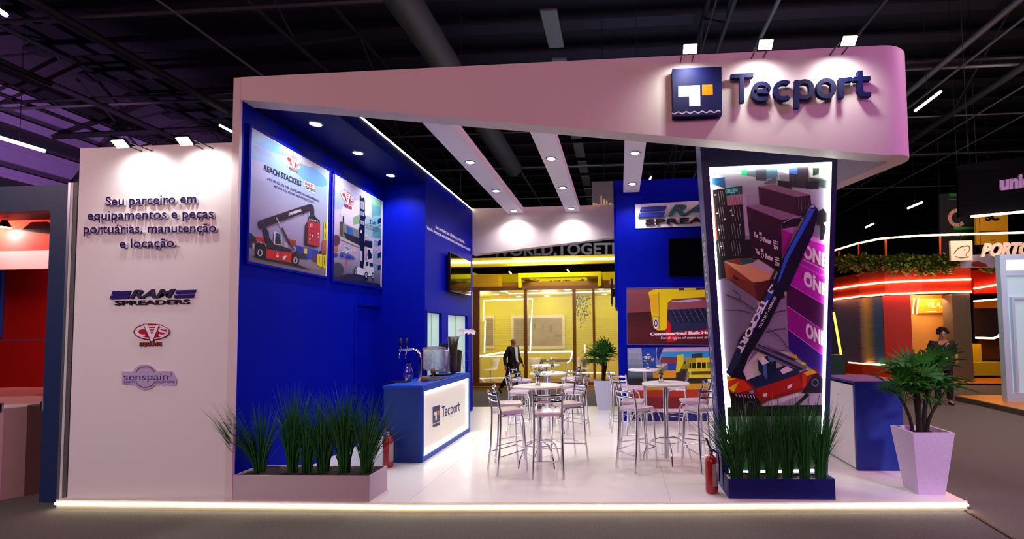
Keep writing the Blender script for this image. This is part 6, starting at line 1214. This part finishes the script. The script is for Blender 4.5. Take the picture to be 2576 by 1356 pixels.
# walking man, right side towards us: facing -x, head turned to the camera
Jw = dict(pelvis=(0, 0, .93), waist=(0, .02, 1.1), chest=(0, .03, 1.32), neck=(0, .03, 1.47), head0=(0, .045, 1.545), head1=(0, .05, 1.625), head2=(0, .035, 1.70), shl=(-.18, .03, 1.40), ell=(-.23, .06, 1.13), wrl=(-.24, .2, .92), shr=(.18, .02, 1.40), elr=(.24, -.1, 1.14), wrr=(.24, -.08, .88), hpl=(-.09, 0, .88), knl=(-.1, .16, .5), anl=(-.1, .12, .09), tol=(-.1, .27, .035), hpr=(.09, -.01, .88), knr=(.1, -.12, .5), anr=(.1, -.42, .16), tor=(.1, -.34, .035))
t, j, hc, fr_, rt_ = person((at_y(1289, 900, 14.4).x, 14.4, 0), 0, 'bald man in a dark suit and white shirt walking past the yellow booth', Jw, 'jacket', suit, suit, black, True, head_yaw=.7)
t.rotation_euler = (0, 0, math.radians(-116))
MB().prism([(-.075, .13, 1.44), (.075, .13, 1.44), (.04, .172, 1.02), (-.04, .172, 1.02)], (0, .016, 0)).build('shirt_front', shirtm, t)
MB().tube([(-.06, .02, 1.455), (0, .1, 1.44), (.06, .02, 1.455), (0, -.05, 1.47)], .016, 6, True).build('collar', shirtm, t)
Js = dict(pelvis=(0, 0, .93), waist=(0, .0, 1.1), chest=(0, .0, 1.32), neck=(0, .03, 1.48), head0=(0, .07, 1.54), head1=(0, .09, 1.62), head2=(0, .08, 1.70), shl=(-.2, 0, 1.40), ell=(-.27, .0, 1.13), wrl=(-.2, .2, 1.02), shr=(.2, 0, 1.40), elr=(.27, .0, 1.13), wrr=(.2, .2, 1.02), hpl=(-.1, 0, .88), knl=(-.12, .03, .48), anl=(-.12, -.02, .08), tol=(-.13, .12, .035), hpr=(.1, 0, .88), knr=(.12, .03, .48), anr=(.12, -.02, .08), tor=(.13, .12, .035))
pyr = at_y(2368, 850, 12.0); t, j, hc, fr_, rt_ = person((pyr.x, 12.0, 0), math.pi-.2, 'curly haired person in a black t-shirt with a badge, looking down', Js, 'shirt', mat('trouser_dark', '14141c', .8), mat('tee_black', '08080a', .8), black, False, sleeve='short', head_yaw=.25, head_pitch=.65)
mb = MB(); rnd = random.Random(5)
for i in range(90):
    a = rnd.uniform(0, 6.28); e_ = rnd.uniform(-.1, 1.5); d_ = V((math.cos(a)*math.cos(e_), math.sin(a)*math.cos(e_)*1.0, math.sin(e_))); 
    if d_.y > .6 and d_.z < .35: continue
    mb.ball(hc+V((0, -.01, .02))+V((d_.x*.095, d_.y*.11, d_.z*.11)), rnd.uniform(.025, .036), 7, 5)
mb.build('hair', hairm, t)
MB().tube([(-.07, -.03, 1.45), (-.05, .12, 1.38), (0, .155, 1.14)], .006, 5).tube([(.07, -.03, 1.45), (.05, .12, 1.38), (0, .155, 1.14)], .006, 5).build('lanyard', mat('lanyard_lilac', '7c6cb8', .6), t); box('badge', (-.045, .15, 1.0), (.045, .156, 1.13), mat('badge_white', 'd8d4d0', .5), t)
t.scale = (1.05, 1.05, 1.06)
# suspension cables for what hangs from the roof
bpy.context.view_layer.update()
for o_ in list(bpy.data.objects):
    if o_.parent is None and o_.get('category') and o_.name.split('.')[0] in ('tube_light', 'hanging_sign', 'vertical_banner', 'square_sign', 'hanging_fascia', 'hanging_banner', 'air_duct', 'roof_pipe', 'roof_tie', 'ceiling_tray', 'picture_panel', 'hanging_lettering', 'roof_truss'):
        pts = [c.matrix_world @ V(b) for c in [o_]+[x for x in bpy.data.objects if x.parent == o_] if c.type == 'MESH' for b in c.bound_box]
        x0, x1 = min(p.x for p in pts), max(p.x for p in pts); y0, y1 = min(p.y for p in pts), max(p.y for p in pts); zt_ = max(p.z for p in pts); zt_ -= .02 if o_.name.startswith('tube') else .01
        ends = [((x0+x1)/2 if x1-x0 < 1.5 else x0*.9+x1*.1, y0*.9+y1*.1 if y1-y0 > 1.5 and o_.name[:4] != 'tube' else (y0+y1)/2), ((x0+x1)/2 if x1-x0 < 1.5 else x0*.1+x1*.9, y0*.1+y1*.9 if y1-y0 > 1.5 and o_.name[:4] != 'tube' else (y0+y1)/2)]
        if o_.name[:4] == 'tube': c_ = sum(pts, V((0, 0, 0)))/len(pts); ends = [(c_.x, c_.y)]; zt_ = c_.z
        for ex_, ey_ in ends:
            MB().tube([V((ex_, ey_, zt_))-o_.location, V((ex_, ey_, 13.195))-o_.location], .008, 4).build('cable', steelb, o_)
